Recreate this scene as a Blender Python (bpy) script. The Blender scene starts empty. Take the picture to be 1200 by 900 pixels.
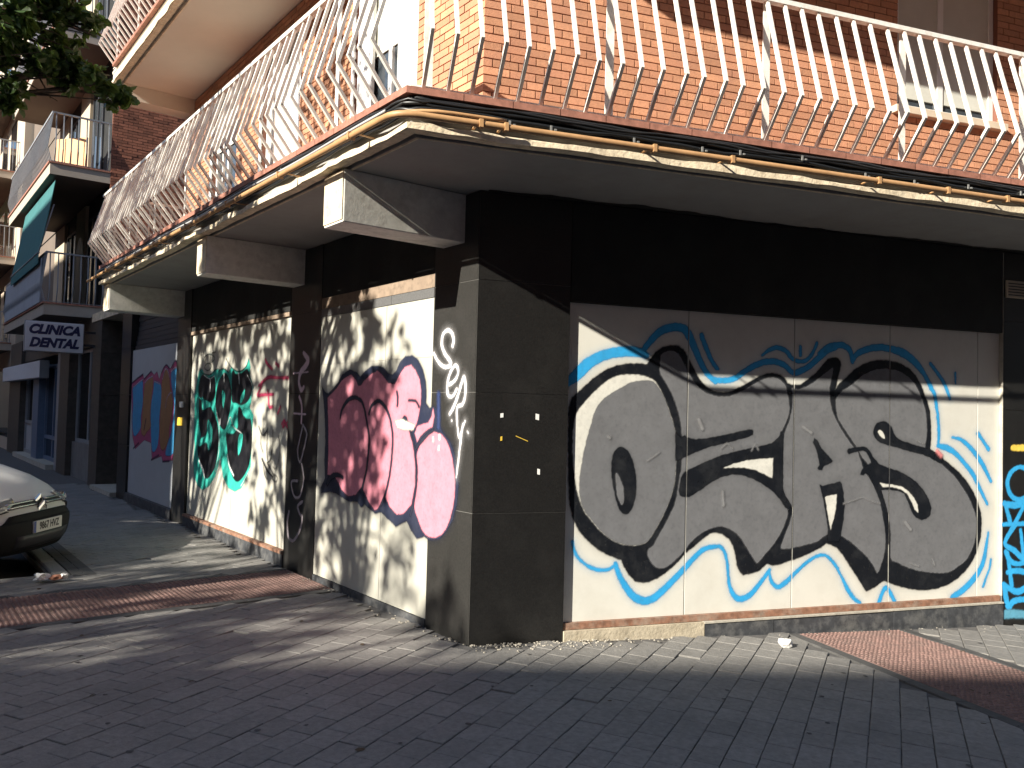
import bpy, bmesh, math, random
import numpy as np
from mathutils import Vector, Matrix, Euler
rad = math.radians
random.seed(7); rng = np.random.default_rng(11)
scene = bpy.context.scene
COL = scene.collection
# ------------------------------------------------------------------ camera
cam = bpy.data.cameras.new('camera'); cam_o = bpy.data.objects.new('camera', cam); COL.objects.link(cam_o)
cam.sensor_width = 36.0; cam.lens = 29.04; cam.clip_start = 0.05; cam.clip_end = 600
cam_o.matrix_world = Matrix(((0.79272241, -0.04127078, -0.60818411, -3.33466),
                             (-0.60905843, -0.01225, -0.79303075, -4.77608),
                             (0.02527874, 0.9990729, -0.03484717, 1.62),
                             (0, 0, 0, 1)))
scene.camera = cam_o
# ------------------------------------------------------------------ world and sun
SUN_DIR = Vector((1.0, 0.095, -0.477)).normalized()
SUN_EL = math.asin(-SUN_DIR.z)
SUN_AZ = math.atan2(-SUN_DIR.x, -SUN_DIR.y)      # compass angle from +Y, clockwise
world = bpy.data.worlds.new('World'); scene.world = world; world.use_nodes = True
wn = world.node_tree
bg = wn.nodes['Background']; bg.inputs['Strength'].default_value = 0.09
sky = wn.nodes.new('ShaderNodeTexSky'); sky.sky_type = 'NISHITA'; sky.sun_disc = False
sky.sun_elevation = SUN_EL; sky.sun_rotation = SUN_AZ; sky.altitude = 600; sky.air_density = 1.0; sky.dust_density = 1.0
wn.links.new(sky.outputs['Color'], bg.inputs['Color'])
sun = bpy.data.lights.new('sun', 'SUN'); sun.energy = 5.0; sun.angle = rad(0.53); sun.color = (1.0, 0.94, 0.82)
sun_o = bpy.data.objects.new('sun', sun); COL.objects.link(sun_o)
sun_o.rotation_euler = SUN_DIR.to_track_quat('-Z', 'Y').to_euler(); sun_o.location = (-20, -3, 14)
scene.view_settings.view_transform = 'Standard'; scene.view_settings.look = 'None'
scene.view_settings.gamma = 1.0; scene.view_settings.exposure = 1.13
scene.render.engine = 'CYCLES'
scene.cycles.transparent_max_bounces = 24
scene.cycles.max_bounces = 8

# ------------------------------------------------------------------ materials
def mat(name, col, rough=0.7, var=0.0, scale=6.0, bump=0.0, bscale=40.0, metal=0.0, spec=0.5, rnd=0.0, dirt=None, dirt_amt=0.0, dirt_scale=1.5, tint=None, coat=0.0):
    """principled material: base colour, noise variation, per-object/island variation, blotchy dirt, fine bump"""
    m = bpy.data.materials.new(name); m.use_nodes = True
    nt = m.node_tree; N = nt.nodes; L = nt.links
    b = N['Principled BSDF']; b.inputs['Roughness'].default_value = rough; b.inputs['Metallic'].default_value = metal
    b.inputs['Specular IOR Level'].default_value = spec
    if coat: b.inputs['Coat Weight'].default_value = coat; b.inputs['Coat Roughness'].default_value = 0.09
    c = N.new('ShaderNodeRGB'); c.outputs[0].default_value = (*col, 1); out = c.outputs[0]
    geo = N.new('ShaderNodeNewGeometry')
    pos = geo.outputs['Position']
    if var:
        n = N.new('ShaderNodeTexNoise'); n.inputs['Scale'].default_value = scale; n.inputs['Detail'].default_value = 6; n.inputs['Roughness'].default_value = 0.65
        L.new(pos, n.inputs['Vector'])
        mr = N.new('ShaderNodeMapRange'); mr.inputs['From Min'].default_value = 0.3; mr.inputs['From Max'].default_value = 0.7
        mr.inputs['To Min'].default_value = 1 - var; mr.inputs['To Max'].default_value = 1 + var
        L.new(n.outputs['Fac'], mr.inputs['Value'])
        mx = N.new('ShaderNodeMix'); mx.data_type = 'RGBA'; mx.blend_type = 'MULTIPLY'; mx.inputs['Factor'].default_value = 1
        L.new(out, mx.inputs['A']); L.new(mr.outputs['Result'], mx.inputs['B']); out = mx.outputs['Result']
    if rnd:
        oi = N.new('ShaderNodeObjectInfo')
        ad = N.new('ShaderNodeMath'); ad.operation = 'ADD'; L.new(oi.outputs['Random'], ad.inputs[0]); L.new(geo.outputs['Random Per Island'], ad.inputs[1])
        fr = N.new('ShaderNodeMath'); fr.operation = 'FRACT'; L.new(ad.outputs[0], fr.inputs[0])
        mr = N.new('ShaderNodeMapRange'); mr.inputs['To Min'].default_value = 1 - rnd; mr.inputs['To Max'].default_value = 1 + rnd
        L.new(fr.outputs[0], mr.inputs['Value'])
        mx = N.new('ShaderNodeMix'); mx.data_type = 'RGBA'; mx.blend_type = 'MULTIPLY'; mx.inputs['Factor'].default_value = 1
        L.new(out, mx.inputs['A']); L.new(mr.outputs['Result'], mx.inputs['B']); out = mx.outputs['Result']
        if tint:
            m2 = N.new('ShaderNodeMath'); m2.operation = 'MULTIPLY'; m2.inputs[1].default_value = 7.31; L.new(fr.outputs[0], m2.inputs[0])
            f2 = N.new('ShaderNodeMath'); f2.operation = 'FRACT'; L.new(m2.outputs[0], f2.inputs[0])
            f3 = N.new('ShaderNodeMath'); f3.operation = 'MULTIPLY'; f3.inputs[1].default_value = 0.55; L.new(f2.outputs[0], f3.inputs[0])
            mx = N.new('ShaderNodeMix'); mx.data_type = 'RGBA'; L.new(f3.outputs[0], mx.inputs['Factor'])
            L.new(out, mx.inputs['A']); mx.inputs['B'].default_value = (*tint, 1); out = mx.outputs['Result']
    if dirt:
        n = N.new('ShaderNodeTexNoise'); n.inputs['Scale'].default_value = dirt_scale; n.inputs['Detail'].default_value = 8; n.inputs['Roughness'].default_value = 0.7
        L.new(pos, n.inputs['Vector'])
        mr = N.new('ShaderNodeMapRange'); mr.inputs['From Min'].default_value = 0.48; mr.inputs['From Max'].default_value = 0.72
        mr.inputs['To Max'].default_value = dirt_amt; L.new(n.outputs['Fac'], mr.inputs['Value'])
        mx = N.new('ShaderNodeMix'); mx.data_type = 'RGBA'; L.new(mr.outputs['Result'], mx.inputs['Factor'])
        L.new(out, mx.inputs['A']); mx.inputs['B'].default_value = (*dirt, 1); out = mx.outputs['Result']
    L.new(out, b.inputs['Base Color'])
    if bump:
        n = N.new('ShaderNodeTexNoise'); n.inputs['Scale'].default_value = bscale; n.inputs['Detail'].default_value = 5; L.new(pos, n.inputs['Vector'])
        bp = N.new('ShaderNodeBump'); bp.inputs['Strength'].default_value = bump; bp.inputs['Distance'].default_value = 0.01
        L.new(n.outputs['Fac'], bp.inputs['Height']); L.new(bp.outputs['Normal'], b.inputs['Normal'])
    return m
def glass_mat(name, col=(0.02, 0.025, 0.03), rough=0.04):
    return mat(name, col, rough, spec=0.9, var=0.25, scale=1.2)
def paint_mat(name, col, rough=0.55, var=0.12):
    m = mat(name, col, rough, var=var, scale=9, spec=0.25, dirt=tuple(c * .8 + .035 for c in col), dirt_amt=0.5, dirt_scale=6)
    nt = m.node_tree; N = nt.nodes; L = nt.links
    at = N.new('ShaderNodeAttribute'); at.attribute_name = 'cover'
    tr = N.new('ShaderNodeBsdfTransparent'); mx = N.new('ShaderNodeMixShader')
    n = N.new('ShaderNodeTexNoise'); n.inputs['Scale'].default_value = 34; n.inputs['Detail'].default_value = 6
    g = N.new('ShaderNodeNewGeometry'); L.new(g.outputs['Position'], n.inputs['Vector'])
    mr = N.new('ShaderNodeMapRange'); mr.inputs['From Min'].default_value = 0.25; mr.inputs['From Max'].default_value = 0.5; mr.inputs['To Min'].default_value = 0.86; mr.inputs['To Max'].default_value = 1.0
    L.new(n.outputs['Fac'], mr.inputs['Value'])
    mu = N.new('ShaderNodeMath'); mu.operation = 'MULTIPLY'; L.new(at.outputs['Fac'], mu.inputs[0]); L.new(mr.outputs['Result'], mu.inputs[1])
    L.new(mu.outputs[0], mx.inputs['Fac']); L.new(tr.outputs[0], mx.inputs[1]); L.new(N['Principled BSDF'].outputs[0], mx.inputs[2])
    L.new(mx.outputs[0], N['Material Output'].inputs['Surface'])
    return m
M = {}
M['granite'] = mat('black_granite', (0.0135, 0.013, 0.0125), 0.34, var=0.4, scale=90, dirt=(0.05, 0.048, 0.044), dirt_amt=0.16, dirt_scale=3.2)
M['granite_sunlit'] = mat('granite_with_sun_sheen', (0.026, 0.025, 0.023), 0.42, var=0.35, scale=60, dirt=(0.05, 0.046, 0.044), dirt_amt=0.3, dirt_scale=4)  # lighter copy of the black granite, its sun sheen put into the colour
M['granite_strip'] = mat('grey_granite', (0.13, 0.13, 0.13), 0.35, var=0.25, scale=70)
M['joint'] = mat('pale_joint', (0.16, 0.155, 0.145), 0.9)
M['darkwall'] = mat('dark_wall_paint', (0.013, 0.013, 0.012), 0.75, var=0.4, scale=3, dirt=(0.045, 0.043, 0.038), dirt_amt=0.25)
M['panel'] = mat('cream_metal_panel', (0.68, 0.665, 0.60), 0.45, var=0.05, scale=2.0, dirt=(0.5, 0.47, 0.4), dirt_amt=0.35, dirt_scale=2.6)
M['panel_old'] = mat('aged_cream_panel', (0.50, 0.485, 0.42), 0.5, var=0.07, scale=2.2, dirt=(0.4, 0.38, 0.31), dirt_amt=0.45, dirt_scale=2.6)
M['panel_grey'] = mat('grey_metal_panel', (0.42, 0.44, 0.46), 0.5, var=0.06, scale=2.0)
M['rust'] = mat('rusty_brown_strip', (0.24, 0.12, 0.075), 0.85, var=0.45, scale=18, dirt=(0.4, 0.36, 0.3), dirt_amt=0.6, dirt_scale=7)
M['brownstrip'] = mat('brown_wood_strip', (0.27, 0.2, 0.145), 0.85, var=0.35, scale=14, dirt=(0.13, 0.09, 0.065), dirt_amt=0.6, dirt_scale=7)
M['ledge'] = mat('pale_stone_ledge', (0.42, 0.39, 0.33), 0.85, var=0.2, scale=12, bump=0.3)
M['concrete'] = mat('bare_plinth_concrete', (0.45, 0.39, 0.29), 0.9, var=0.25, scale=9, bump=0.5, dirt=(0.25, 0.2, 0.13), dirt_amt=0.5, dirt_scale=5)
M['plinth'] = mat('dark_plinth_stone', (0.055, 0.058, 0.064), 0.6, var=0.4, scale=14, dirt=(0.22, 0.21, 0.19), dirt_amt=0.5, dirt_scale=7)
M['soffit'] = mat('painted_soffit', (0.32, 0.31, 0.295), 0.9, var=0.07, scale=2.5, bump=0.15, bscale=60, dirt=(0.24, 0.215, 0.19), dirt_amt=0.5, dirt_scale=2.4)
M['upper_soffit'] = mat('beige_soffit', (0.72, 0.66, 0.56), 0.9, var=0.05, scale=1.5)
M['lip'] = mat('cream_slab_edge', (0.72, 0.61, 0.44), 0.9, var=0.25, scale=15, bump=0.5, dirt=(0.36, 0.27, 0.17), dirt_amt=0.7, dirt_scale=9)
M['beam'] = mat('painted_beam', (0.76, 0.74, 0.67), 0.85, var=0.12, scale=14, bump=0.12, bscale=30, dirt=(0.42, 0.39, 0.33), dirt_amt=0.5, dirt_scale=9)
M['redtile'] = mat('terracotta_edge_tile', (0.34, 0.15, 0.105), 0.75, var=0.3, scale=20, rnd=0.15)
M['brick'] = mat('orange_brick', (0.55, 0.275, 0.155), 0.88, var=0.16, scale=45, rnd=0.2, tint=(0.48, 0.215, 0.13), dirt=(0.34, 0.17, 0.12), dirt_amt=0.45, dirt_scale=4, bump=0.25, bscale=120)
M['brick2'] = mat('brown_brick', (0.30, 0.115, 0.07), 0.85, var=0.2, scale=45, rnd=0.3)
M['mortar'] = mat('dark_red_mortar', (0.2, 0.085, 0.058), 0.95)
M['rail'] = mat('white_rail_paint', (0.8, 0.77, 0.71), 0.5, var=0.1, scale=25, dirt=(0.42, 0.27, 0.16), dirt_amt=0.38, dirt_scale=14)
M['alu'] = mat('white_aluminium', (0.78, 0.78, 0.76), 0.35, var=0.04)
M['sill'] = mat('pale_sill', (0.6, 0.5, 0.38), 0.8, var=0.1)
M['blind'] = mat('grey_blind', (0.6, 0.6, 0.54), 0.7, var=0.08, scale=2)
M['curtain'] = mat('pale_curtain', (0.62, 0.6, 0.5), 0.9, var=0.2, scale=12)
M['glass'] = glass_mat('window_glass', (0.05, 0.06, 0.07))
M['darkglass'] = glass_mat('shop_glass', (0.012, 0.014, 0.018))
M['gas'] = mat('ochre_gas_pipe', (0.47, 0.27, 0.125), 0.5, var=0.15, scale=12, dirt=(0.28, 0.15, 0.06), dirt_amt=0.4, dirt_scale=9)
M['cable'] = mat('black_cable', (0.012, 0.013, 0.014), 0.42, spec=0.6)
M['greycable'] = mat('grey_cable', (0.42, 0.42, 0.42), 0.5)
M['clip'] = mat('galvanised_clip', (0.45, 0.45, 0.43), 0.4, metal=0.6)
M['paver'] = mat('grey_paver', (0.212, 0.202, 0.188), 0.85, var=0.2, scale=26, rnd=0.07, bump=0.5, bscale=90, dirt=(0.115, 0.11, 0.105), dirt_amt=0.65, dirt_scale=1.1)
M['paverbed'] = mat('paver_joint_soil', (0.105, 0.1, 0.096), 0.95, var=0.3, scale=20)
M['redpaver'] = mat('red_tactile_tile', (0.2, 0.122, 0.105), 0.88, var=0.25, scale=20, rnd=0.12, dirt=(0.12, 0.09, 0.08), dirt_amt=0.65, dirt_scale=3)
M['border'] = mat('dark_border_slab', (0.07, 0.068, 0.066), 0.85, var=0.25, scale=15, rnd=0.15)
M['asphalt'] = mat('asphalt', (0.05, 0.05, 0.052), 0.9, var=0.3, scale=60, bump=0.6, bscale=160)
M['kerb'] = mat('granite_kerb', (0.25, 0.24, 0.22), 0.85, var=0.2, scale=30)
M['ground'] = mat('ground_dirt', (0.07, 0.068, 0.062), 0.95, var=0.2, scale=2)
M['leaf'] = mat('tree_leaf', (0.065, 0.115, 0.035), 0.42, rnd=0.4, var=0.2, scale=8)
nt_ = M['leaf'].node_tree; tl_ = nt_.nodes.new('ShaderNodeBsdfTranslucent'); tl_.inputs['Color'].default_value = (0.16, 0.26, 0.05, 1); ms_ = nt_.nodes.new('ShaderNodeMixShader'); ms_.inputs['Fac'].default_value = 0.3
nt_.links.new(nt_.nodes['Principled BSDF'].outputs[0], ms_.inputs[1]); nt_.links.new(tl_.outputs[0], ms_.inputs[2]); nt_.links.new(ms_.outputs[0], nt_.nodes['Material Output'].inputs['Surface'])
M['bark'] = mat('tree_bark', (0.09, 0.075, 0.06), 0.95, var=0.4, scale=15, bump=1.0, bscale=30)
M['cream'] = mat('cream_render', (0.5, 0.42, 0.31), 0.9, var=0.06, scale=2)
M['beige'] = mat('beige_balcony_edge', (0.42, 0.36, 0.30), 0.9, var=0.08, scale=3)
M['teal'] = mat('teal_awning_cloth', (0.035, 0.15, 0.155), 0.85, var=0.1, scale=4)
M['greycloth'] = mat('grey_balcony_sheet', (0.36, 0.39, 0.44), 0.8, var=0.08, scale=3)
M['orange'] = mat('orange_board', (0.72, 0.43, 0.22), 0.7, var=0.05)
M['darkmetal'] = mat('dark_metal', (0.03, 0.03, 0.034), 0.5)
M['greymetal'] = mat('grey_metal', (0.28, 0.29, 0.31), 0.45, var=0.1)
M['signface'] = mat('white_sign_face', (0.68, 0.7, 0.74), 0.5, var=0.04)
M['signink'] = mat('navy_sign_lettering', (0.02, 0.025, 0.09), 0.5)
M['bluegrey'] = mat('blue_grey_frame', (0.12, 0.17, 0.26), 0.45, var=0.1)
M['marble'] = mat('shop_stone', (0.2, 0.2, 0.2), 0.4, var=0.25, scale=5)
M['brownstone'] = mat('brown_stone_pillar', (0.07, 0.06, 0.05), 0.5, var=0.35, scale=9)
M['carpaint'] = mat('white_car_paint', (0.86, 0.86, 0.83), 0.45, var=0.02, coat=0.1)
M['carplastic'] = mat('black_bumper_plastic', (0.012, 0.012, 0.0125), 0.7, spec=0.25)
M['chrome'] = mat('chrome_trim', (0.6, 0.6, 0.6), 0.18, metal=0.95)
M['lamp'] = mat('headlight_lens', (0.5, 0.52, 0.5), 0.08, spec=0.9, metal=0.3)
M['rubber'] = mat('tyre_rubber', (0.018, 0.018, 0.018), 0.85)
M['plate'] = mat('plate_white', (0.72, 0.72, 0.68), 0.5)
M['plateink'] = mat('plate_black_ink', (0.02, 0.02, 0.02), 0.5)
M['plateblue'] = mat('plate_blue_band', (0.02, 0.06, 0.3), 0.5)
M['paper'] = mat('white_paper', (0.8, 0.79, 0.76), 0.8)
M['litter'] = mat('brown_wrapper', (0.3, 0.13, 0.08), 0.7)
M['dryleaf'] = mat('dry_leaf', (0.08, 0.055, 0.03), 0.9)
M['yellow'] = mat('yellow_plate', (0.75, 0.5, 0.06), 0.5)
M['rubble'] = mat('crumbled_mortar', (0.34, 0.31, 0.26), 0.95, rnd=0.3)
M['shadewall'] = mat('shaded_brown_render', (0.16, 0.125, 0.1), 0.9, var=0.1, scale=1)  # brown kept dark to hold the shade under balcony slabs in its colour
M['farwall'] = mat('far_render', (0.5, 0.42, 0.33), 0.9, var=0.08, scale=1)
PC = dict(ozas_outline=(0.006, 0.0075, 0.011), ozas_cream=(0.68, 0.665, 0.60), ozas_fill=(0.158, 0.16, 0.168), ozas_black=(0.006, 0.0075, 0.011), ozas_gray2=(0.158, 0.16, 0.168),
          ozas_white=(0.68, 0.665, 0.60), ozas_scuff=(0.235, 0.235, 0.24), ozas_blue=(0.035, 0.36, 0.72), red_smudge=(0.75, 0.25, 0.25), blue_tag=(0.04, 0.40, 0.78), yellow_mark=(0.85, 0.6, 0.1), blue_pale=(0.12, 0.36, 0.5),
          pink_outline=(0.02, 0.025, 0.05), pink_fill=(0.62, 0.225, 0.285), pink_black=(0.02, 0.022, 0.04), pink_patch=(0.5, 0.5, 0.44), pink_white=(0.85, 0.82, 0.8),
          white_tag=(0.85, 0.83, 0.84), navy_band=(0.03, 0.045, 0.12), pale_tag=(0.6, 0.45, 0.5), grey_tag=(0.32, 0.28, 0.3),
          green_teal=(0.035, 0.40, 0.32), green_black=(0.006, 0.006, 0.009), green_teal2=(0.04, 0.42, 0.34), green_white=(0.72, 0.75, 0.74), green_line=(0.02, 0.05, 0.05),
          red_tag=(0.62, 0.05, 0.14), black_tag=(0.03, 0.03, 0.035),
          candy_base=(0.4, 0.07, 0.17), candy_blue=(0.06, 0.30, 0.56), candy_orange=(0.34, 0.17, 0.08), candy_lilac=(0.5, 0.38, 0.5), candy_dark=(0.05, 0.025, 0.07))

# ------------------------------------------------------------------ helpers
class Frame:
    """wall frame: u along the facade, o outward, z up"""
    def __init__(s, org, eu, eo):
        s.org = Vector(org); s.eu = Vector(eu); s.eo = Vector(eo); s.ez = Vector((0, 0, 1))
        s.flip = s.eu.cross(s.eo).dot(s.ez) < 0
    def p(s, u, o, z): return s.org + s.eu * u + s.eo * o + s.ez * z
DR = Vector((0.94824055, -0.31755292, 0)); NR = Vector((-0.31755292, -0.94824055, 0))
FL = Frame((0, 0, 0), (0, 1, 0), (-1, 0, 0)); FR = Frame((0, 0, 0), DR, NR); FW = Frame((0, 0, 0), (1, 0, 0), (0, 1, 0))
class MB:
    def __init__(s): s.v = []; s.f = []; s.m = []; s.sm = []
    def add(s, vs, fs, mi=0, smooth=False):
        n = len(s.v); s.v.extend([tuple(q) for q in vs]); s.f.extend([tuple(i + n for i in f) for f in fs]); s.m.extend([mi] * len(fs)); s.sm.extend([smooth] * len(fs)); return s
    def box(s, fr, u0, u1, o0, o1, z0, z1, mi=0, ch=0.0):
        P = [fr.p(u, o, z) for z in (z0, z1) for o in (o0, o1) for u in (u0, u1)]
        F = [(0, 2, 3, 1), (4, 5, 7, 6), (0, 1, 5, 4), (2, 6, 7, 3), (0, 4, 6, 2), (1, 3, 7, 5)]
        if fr.flip: F = [f[::-1] for f in F]
        return s.add(P, F, mi)
    def tube(s, pts, r, n=8, mi=0, smooth=True, cap=True):
        pts = [Vector(p) for p in pts]; rs = r if isinstance(r, (list, tuple)) else [r] * len(pts)
        vs = []; fs = []; prev = None
        for i, p in enumerate(pts):
            t = (pts[min(i + 1, len(pts) - 1)] - pts[max(i - 1, 0)]).normalized()
            if prev is None:
                a = t.cross(Vector((0, 0, 1)));
                if a.length < 1e-3: a = t.cross(Vector((0, 1, 0)))
                a.normalize()
            else: a = (prev - t * prev.dot(t)).normalized()
            prev = a; b = t.cross(a)
            for k in range(n):
                th = 2 * math.pi * k / n; vs.append(p + (a * math.cos(th) + b * math.sin(th)) * rs[i])
        for i in range(len(pts) - 1):
            for k in range(n):
                fs.append((i * n + k, i * n + (k + 1) % n, (i + 1) * n + (k + 1) % n, (i + 1) * n + k))
        if cap: fs.append(tuple(range(n - 1, -1, -1))); fs.append(tuple((len(pts) - 1) * n + k for k in range(n)))
        return s.add(vs, fs, mi, smooth)
    def mesh(s, name, mats, smooth=None):
        me = bpy.data.meshes.new(name); me.from_pydata(s.v, [], s.f); 
        for m in (mats if isinstance(mats, (list, tuple)) else [mats]): me.materials.append(m)
        me.polygons.foreach_set('material_index', s.m); me.polygons.foreach_set('use_smooth', s.sm); me.update(); return me
    def build(s, name, mats, parent=None, **kw): return link(name, s.mesh(name, mats), parent, **kw)
def link(name, data, parent=None, **kw):
    o = bpy.data.objects.new(name, data); COL.objects.link(o)
    if parent is not None: o.parent = parent
    for k, v in kw.items(): o[k] = v
    return o
def thing(name, label, cat, loc=(0, 0, 0), rotz=0.0, group=None):
    """an Empty at the thing's base that parents its parts; parts keep their own world placement when loc is the origin"""
    o = bpy.data.objects.new(name, None); COL.objects.link(o); o.location = loc; o.rotation_euler = (0, 0, rotz); o.empty_display_size = 0.2
    o['label'] = label; o['category'] = cat
    if group: o['group'] = group
    return o
def tag(o, label, cat, group=None):
    o['label'] = label; o['category'] = cat
    if group: o['group'] = group
    return o
def structure(name, mb, m, parent=None):
    o = mb.build(name, m, parent)
    if parent is None: o['kind'] = 'structure'
    return o
def part(name, m, parent, fr, *b, label=None, bevel=0.0):
    o = MB().box(fr, *b).build(name, m, parent)
    if label: o['label'] = label
    if bevel:
        md = o.modifiers.new('bevel', 'BEVEL'); md.width = bevel; md.segments = 2; md.limit_method = 'ANGLE'
    return o
def chbox(sx, sy, sz, c):
    """block with a chamfered top, centred in x,y, top at z=0"""
    x, y = sx / 2, sy / 2
    V = [(-x, -y, -sz), (x, -y, -sz), (x, y, -sz), (-x, y, -sz), (-x, -y, -c), (x, -y, -c), (x, y, -c), (-x, y, -c), (-x + c, -y + c, 0), (x - c, -y + c, 0), (x - c, y - c, 0), (-x + c, y - c, 0)]
    F = [(8, 9, 10, 11)] + [(4 + i, 4 + (i + 1) % 4, 8 + (i + 1) % 4, 8 + i) for i in range(4)] + [(i, (i + 1) % 4, 4 + (i + 1) % 4, 4 + i) for i in range(4)]
    return V, F
def spline(pts, closed, n=8):
    P = np.array(pts, float); k = len(P); out = []
    if k < 3: 
        t = np.linspace(0, 1, n + 1)[:, None]; return P[0] * (1 - t) + P[-1] * t
    rngk = range(k) if closed else range(k - 1)
    for i in rngk:
        if closed: a, b, c, d = P[(i - 1) % k], P[i], P[(i + 1) % k], P[(i + 2) % k]
        else: a, b, c, d = P[max(i - 1, 0)], P[i], P[i + 1], P[min(i + 2, k - 1)]
        for t in np.arange(n) / n:
            out.append(0.5 * (2 * b + (c - a) * t + (2 * a - 5 * b + 4 * c - d) * t * t + (3 * b - a - 3 * c + d) * t ** 3))
    if not closed: out.append(P[-1])
    return np.array(out)
def seg_dist(px, py, A, B, wa=None, wb=None):
    best = np.full(px.shape, 1e9)
    for i in range(len(A)):
        ax, ay = A[i][:2]; bx, by = B[i][:2]; dx, dy = bx - ax, by - ay; l2 = dx * dx + dy * dy + 1e-12
        t = np.clip(((px - ax) * dx + (py - ay) * dy) / l2, 0, 1)
        d = np.hypot(px - ax - t * dx, py - ay - t * dy)
        if wa is not None: d = d - (wa[i] + (wb[i] - wa[i]) * t)
        best = np.minimum(best, d)
    return best
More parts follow.
